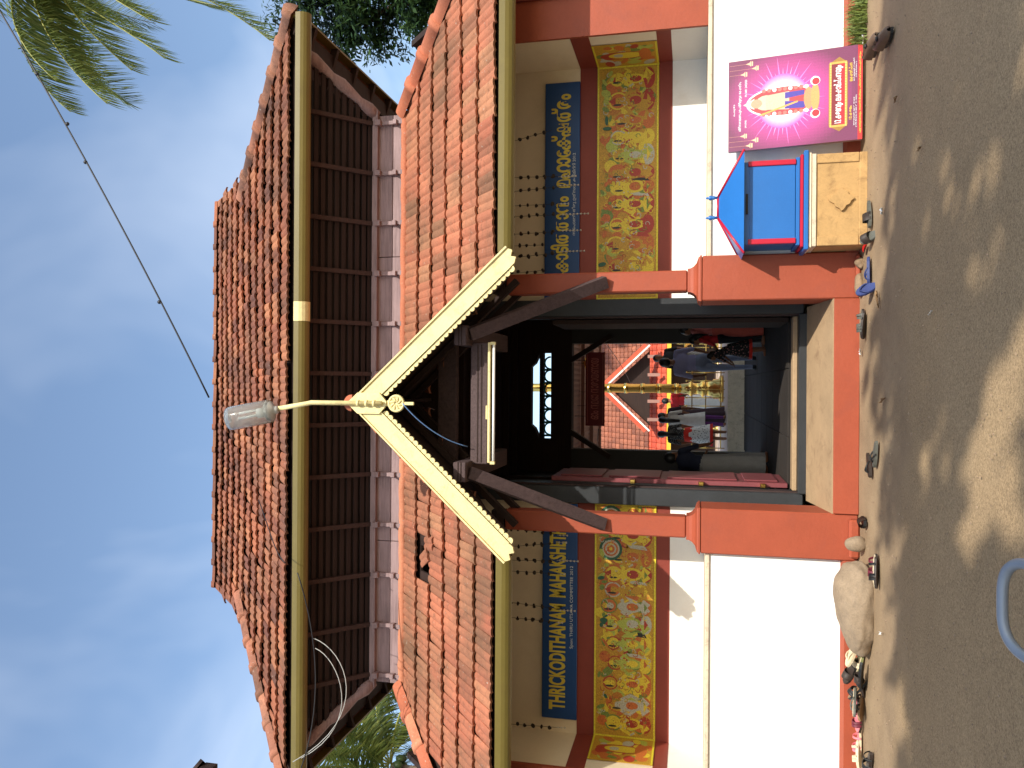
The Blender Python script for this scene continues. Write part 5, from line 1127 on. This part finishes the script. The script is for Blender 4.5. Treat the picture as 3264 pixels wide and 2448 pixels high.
m = MB(); m.box(-4.5, 4.5, 25.62, 25.70, 2.27, 2.40); m.build("eave_fascia", paint("yellow_fascia", hx(206, 176, 60), .06, 3, .5), SH)
m = MB(); m.box(-4.3, 4.3, 27.2, 27.4, .86, 3.2); m.build("shrine_wall", paint("dim_brown_wall", hx(44, 30, 24), .1, 3, .6), SH)
gx = -.10
m = MB(); m.add([(gx-1.2, 25.9, 2.95), (gx+1.2, 25.9, 2.95), (gx, 25.9, 4.25)], [(0, 1, 2)]); m.build("gable_recess", WOODD, SH)
for s in (-1, 1):
    m = MB(); m.beam((gx+s*1.36, 25.55, 2.93), (gx, 25.55, 4.36), .05, .16, (0, 1, 0)); m.build("gable_board", BONE, SH)
    m = MB(); m.beam((gx+s*1.36, 25.62, 3.05), (gx, 25.62, 4.48), .16, .06, (0, 1, 0)); m.build("gable_edge_tile", T_RED, SH)
    for x in (.42, 1.0): m = MB(); m.beam((gx+s*x, 25.6, 2.62), (gx+s*x, 25.6, 3.0), .10, .10, (0, 1, 0)); m.build("bracket", PKS, SH)
# white beam edge and lit courtyard facade posts
for x in (-3.4, -2.2, 1.9, 3.2): m = MB(); m.lathe([(.09, .86), (.09, 2.3)], 10, (x, 26.0, 0)); m.build("shrine_post", GOLD, SH)
# brass flagstaff on its plinth
FP = empty("flagstaff", (-.09, 20.5, .86), 0, "tall ringed brass flagstaff on a carved plinth", "flagstaff")
m = MB(); m.lathe([(.115, 1.9), (.105, 9.0)], 18, (-.09, 20.5, 0)); st = m.build("staff", GOLD, FP)
for k in range(17):
    z = 2.0+k*.42; m = MB(); m.lathe([(.11, z-.06), (.132, z-.05), (.122, z-.02), (.142, z), (.122, z+.02), (.132, z+.05), (.11, z+.06)], 18, (-.09, 20.5, 0)); m.build("staff_ring", GOLD, st)
m = MB(); m.lathe([(.34, .86), (.34, .94), (.25, .98), (.25, 1.1), (.20, 1.14), (.16, 1.3), (.22, 1.36), (.14, 1.44), (.14, 1.58), (.20, 1.64), (.14, 1.72), (.12, 1.9)], 24, (-.09, 20.5, 0)); m.build("carved_plinth", GOLD, FP)
RL = empty("brass_railing", (0, 19.4, .86), 0, "square brass railing around the flagstaff", "railing")
for k in range(15):
    x = -1.5+k*.2; m = MB(); m.tube([(x, 19.6, .86), (x, 19.6, 1.72)], .012, 6); m.ell((x, 19.6, 1.75), (.022, .022, .03), 8, 6); m.build("baluster", GOLD, RL)
for z in (.95, 1.3, 1.62): m = MB(); m.tube([(-1.5, 19.6, z), (1.3, 19.6, z)], .014, 6); m.build("rail", GOLD, RL)
for x in (-1.3, -1.05, -.55, .62, .95, 1.25):
    st_ = empty("lamp_stand", (x, 24.6, .86), 0, "tall brass oil lamp stand in front of the shrine wall", "oil lamp", "brass lamp stands before the shrine")
    m = MB(); m.lathe([(.16, .86), (.15, .9), (.04, .96), (.03, 1.2), (.06, 1.25), (.03, 1.3), (.03, 1.7), (.05, 1.75), (.13, 1.82), (.14, 1.86), (.02, 1.87), (.03, 2.0), (.01, 2.1)], 12, (x, 24.6, 0)); m.build("stand", GOLD, st_)
wire("courtyard_wire", [(-1.9, 17.0, 3.7), (.9, 24.0, 4.6)], .008, WIRE, "thin wire crossing the courtyard towards the shrine gable", sag=.2)
wire("courtyard_wire", [(1.5, 18.0, 4.0), (.0, 24.0, 3.4)], .008, WIRE, "thin wire sagging from the canopy to the flagstaff", sag=.1)
# ================================================================== neighbouring roof corner at the left
NB = empty("neighbouring_roof", (-5.0, 2.8, 0), 0, "tiled eave corner of a neighbouring building beside the gate, shade put into its colour", "building")
tx, ty, tz = -2.68, 5.0, 4.93                        # far right corner of its eaves; the house lies to the left
m = MB()
m.add([(tx, ty, tz), (-8, ty, tz), (-5.6, 2.6, tz+1.55), (tx-2.4, 2.6, tz+1.55), (tx, .2, tz), (-8, .2, tz), (tx, ty, tz-.09), (-8, ty, tz-.09), (tx, .2, tz-.09), (-8, .2, tz-.09)], [(0, 1, 2, 3), (0, 3, 4), (4, 3, 2, 5), (5, 2, 1), (0, 6, 7, 1), (4, 8, 6, 0), (6, 8, 9, 7)]); m.build("roof", WOODD, NB)  # dark wood colour on roof and hip tiles stands in for shade
capN = cap_mesh("hip_tile", WOODD, .05, .30); caps((tx-.02, ty-.02, tz+.0), (tx-2.4, 2.6, tz+1.55), capN, .30, NB, "hip_tile")
m = MB(); m.box(-7.5, tx-.75, .9, ty-.7, 0, tz-.05); m.build("wall", CREAM, NB)
m = MB(); m.bbox(tx-.749, tx-.70, 2.2, 3.1, .0, 2.1, .01); m.build("door", WOODV, NB)
# ================================================================== palms and trees
def leafmat(n, a, b, rough=.45, trans=.25):
    t = NT(n); ge = t.node("ShaderNodeNewGeometry"); t.base(t.ramp(ge.outputs['Random Per Island'], [(0, a), (1, b)])).rough(rough, .4)
    t.p.inputs['Transmission Weight'].default_value = 0
    tr = t.node("ShaderNodeBsdfTranslucent"); t.link(t.ramp(ge.outputs['Random Per Island'], [(0, tuple(min(1, x*1.6) for x in a)), (1, tuple(min(1, x*1.6) for x in b))]), tr.inputs[0])
    mx_ = t.node("ShaderNodeMixShader"); mx_.inputs[0].default_value = trans; t.link(t.p.outputs[0], mx_.inputs[1]); t.link(tr.outputs[0], mx_.inputs[2]); t.link(mx_.outputs[0], t.n["Material Output"].inputs[0]); return t.m
PALM = leafmat("palm_leaflet", (.075, .12, .03), (.19, .215, .05), .42, .35); PALMD = leafmat("palm_leaflet_dark", (.03, .06, .02), (.07, .11, .03), .4, .25)
BARK = wood("palm_bark", hx(120, 104, 88), hx(70, 60, 52), 'z'); BARK2 = wood("tree_bark", hx(96, 78, 62), hx(50, 40, 33), 'z')
RACH = paint("frond_rib", hx(150, 150, 70), .15, 6, .5)
def frond(root, pts, mat, rnd, ll0=1.05, k=120):
    """rib along pts with leaflets hanging from both sides"""
    n = len(pts)-1; L_ = sum((pts[i+1]-pts[i]).length for i in range(n))
    m = MB(); m.tube(pts, [.030*(1-.85*i/n)+.004 for i in range(n+1)], 5); fr = m.build("frond", RACH, root); m = MB()
    for i in range(k):
        t_ = .08+.92*i/k; q = t_*n; j = min(n-1, int(q)); base = pts[j].lerp(pts[j+1], q-j); d_ = (pts[j+1]-pts[j]).normalized()
        side = d_.cross(Vector((0, 0, 1))); side = side.normalized() if side.length > .05 else Vector((0, 1, 0))
        ll = ll0*(math.sin(math.pi*min(1, t_*.72+.22))**.6)*rnd.uniform(.85, 1.12)
        for s in (-1, 1):
            dr = (side*s*rnd.uniform(.5, .85)+d_*rnd.uniform(.3, .6)-Vector((0, 0, rnd.uniform(.35, .8)))).normalized(); w = (d_*.6+side*.4*s).normalized()*.026
            mid = base+dr*ll*.5; tip = base+dr*ll-Vector((0, 0, ll*.16)); m.add([base-w*.7, base+w*.7, mid+w, mid-w, tip], [(0, 1, 2, 3), (3, 2, 4)])
    m.build("leaflets", mat, fr)
def arc(c, az, el, L_, droop, n=14):
    pts = []; p = Vector(c); a = el
    for i in range(n+1):
        pts.append(p.copy()); p = p+Vector((math.cos(az)*math.cos(a), math.sin(az)*math.cos(a), math.sin(a)))*L_/n; a -= droop/n*(.5+1.2*i/n)
    return pts
def palm(name, label, base, crown, fr, mat, seed):
    root = empty(name, base, 0, label, "palm tree"); rnd = random.Random(seed); b, c = Vector(base), Vector(crown); m = MB()
    m.tube([b.lerp(c, k/14)+Vector((.25*math.sin(k/14*2.5), 0, 0))*(1-k/14) for k in range(15)], [.17-.006*k for k in range(15)], 12); m.build("trunk", BARK, root)
    for f_ in fr:
        if len(f_) == 4: frond(root, arc(c+Vector((math.cos(f_[0])*.1, math.sin(f_[0])*.1, .1)), *f_), mat, rnd)
        else: frond(root, bez([c, Vector(f_[0]), Vector(f_[1]), Vector(f_[2])] if len(f_) == 3 else f_[:4], 16), mat, rnd)
    m = MB()
    for k in range(7): a = k*.9; m.ell((c.x+.28*math.cos(a), c.y+.28*math.sin(a), c.z-.25), (.12, .12, .15), 8, 6)
    tag(m.build("coconuts", PALMD, root), kind="stuff")
rf_ = random.Random(8)
palm("coconut_palm", "tall coconut palm with drooping fronds beside the upper roof", (10.9, 16.4, 0), (10.5, 16.2, 17.0),
     [((9.4, 16, 17.6), (7.6, 15.8, 16.3), (6.35, 15.7, 14.7)), ((9.6, 16.1, 17.3), (8.6, 16, 15.0), (7.35, 15.9, 13.35)), ((9.2, 16.5, 18.6), (7.6, 16.6, 17.9), (6.6, 16.6, 16.5)), ((9.9, 15.8, 16.4), (9.0, 15.6, 15.0), (8.1, 15.6, 13.5)), ((10.2, 16.6, 15.4), (9.6, 17, 13.2), (8.05, 17, 11.35)),
      ((10.0, 16.4, 16.0), (9.3, 16.6, 14.2), (8.7, 16.4, 12.4)), ((9.8, 15.6, 19), (8.2, 15, 19.4), (6.7, 14.8, 18.0)), ((9.0, 16.2, 17.2), (8.0, 16.1, 16.6), (6.9, 16, 15.4)), ((9.6, 16.2, 16.9), (8.4, 16.1, 15.8), (7.2, 16, 14.3)), ((9.3, 15.7, 17.9), (7.9, 15.5, 17.2), (6.9, 15.5, 15.9))]
     +[(R(a_), R(30), 4.5, 1.4) for a_ in (250, 290, 330, 10, 50, 90, 130)], PALM, 4)
palm("coconut_palm", "coconut palm with broad arching fronds behind the roof end above the English board", (-12.6, 24.5, 0), (-12.4, 24.3, 11.0),
     [(R(a_), R(rf_.uniform(-25, 60)), rf_.uniform(3.6, 4.6), rf_.uniform(1.1, 1.7)) for a_ in range(0, 360, 24)], PALM, 14)
palm("coconut_palm", "second coconut palm standing farther back behind the broad palm", (-10.9, 28.2, 0), (-10.7, 28, 11.6),
     [(R(a_+9), R(rf_.uniform(-30, 60)), rf_.uniform(3.4, 4.4), rf_.uniform(1.1, 1.7)) for a_ in range(0, 360, 30)], PALMD, 15)
LEAF = leafmat("broad_leaf", (.012, .035, .012), (.045, .085, .022), .4, .2); LEAF2 = leafmat("shade_leaf", (.04, .07, .02), (.07, .11, .03), .5, .2)
def tree(name, label, base, blobs, trunk_h, n, ls, mat, seed, tr=.22):
    root = empty(name, base, 0, label, "tree"); rnd = random.Random(seed); m = MB(); b = Vector(base); top = b+Vector((0, 0, trunk_h))
    m.tube([b, b.lerp(top, .5)+Vector((.1, 0, 0)), top], [tr*1.2, tr, tr*.8], 12); m.build("trunk", BARK2, root); m = MB()
    for c, r in blobs:
        c = Vector(c); m.tube([top, top.lerp(c, .5)+Vector((0, 0, -.2)), c], [tr*.5, tr*.3, tr*.1], 8)
        for _ in range(5): q = c+Vector((rnd.gauss(0, .5)*r[0], rnd.gauss(0, .5)*r[1], rnd.gauss(0, .5)*r[2])); m.tube([top.lerp(c, .8), q], [tr*.14, .01], 6)
    m.build("limbs", BARK2, root); m = MB(); tot = sum(r[0]*r[1]*r[2] for c, r in blobs)
    for c, r in blobs:
        k = int(n*r[0]*r[1]*r[2]/tot); sub = [Vector((rnd.gauss(0, 1), rnd.gauss(0, 1), rnd.gauss(0, 1))).normalized()*rnd.uniform(.3, 1.0) for _ in range(max(8, k//55))]
        for _ in range(k):
            s_ = rnd.choice(sub); q = Vector((s_.x+rnd.gauss(0, .13), s_.y+rnd.gauss(0, .13), s_.z+rnd.gauss(0, .13))); p = Vector((c[0]+q.x*r[0], c[1]+q.y*r[1], c[2]+q.z*r[2]))
            d_ = Vector((rnd.gauss(0, 1), rnd.gauss(0, 1), rnd.gauss(-.3, .7))).normalized(); u_ = d_.orthogonal().normalized(); l = ls*rnd.uniform(.6, 1.3)
            m.add([p, p+d_*l*.5+u_*l*.26, p+d_*l, p+d_*l*.5-u_*l*.26], [(0, 1, 2, 3)])
    m.build("crown", mat, root)
tree("broadleaf_tree", "dark green broadleaf tree behind the roof end above the Malayalam board", (11.6, 20.4, 0), [((10.6, 20, 11.6), (1.7, 1.6, 1.5)), ((9.6, 20, 10.2), (1.1, 1.2, 1.1)), ((11.3, 20.3, 9.2), (1.8, 1.6, 1.6)), ((9.9, 19.6, 8.6), (1.1, 1.0, .9)), ((12.5, 20.5, 11.3), (1.6, 1.6, 1.6))], 8.2, 30000, .19, LEAF, 6)
# shade trees across the road, behind the photographer: their crowns dapple the road
tree("shade_tree", "tall leafy tree leaning over the road and shading the asphalt", (9.2, -8.2, 0), [((6.7, -5.8, 10.2), (1.9, 1.5, .7)), ((9.5, -6.2, 10.4), (2.0, 1.6, .8)), ((8.1, -8.4, 10.0), (2.6, 1.5, .9)), ((5.7, -7.8, 9.8), (1.5, 1.4, .7)), ((8.7, -4.9, 9.9), (1.5, .7, .5))], 8.0, 3900, .40, LEAF2, 31, .3)
tree("shade_tree", "second tall leafy tree reaching over the road from behind", (3.2, -8.8, 0), [((3.7, -6.1, 10.1), (1.9, 1.5, .7)), ((1.3, -6.4, 10.2), (1.6, 1.5, .7)), ((2.5, -8.4, 9.9), (2.4, 1.4, .9)), ((4.7, -4.75, 9.9), (1.3, .6, .45)), ((2.3, -4.9, 9.8), (1.2, .6, .45))], 8.0, 3500, .40, LEAF2, 33, .3)
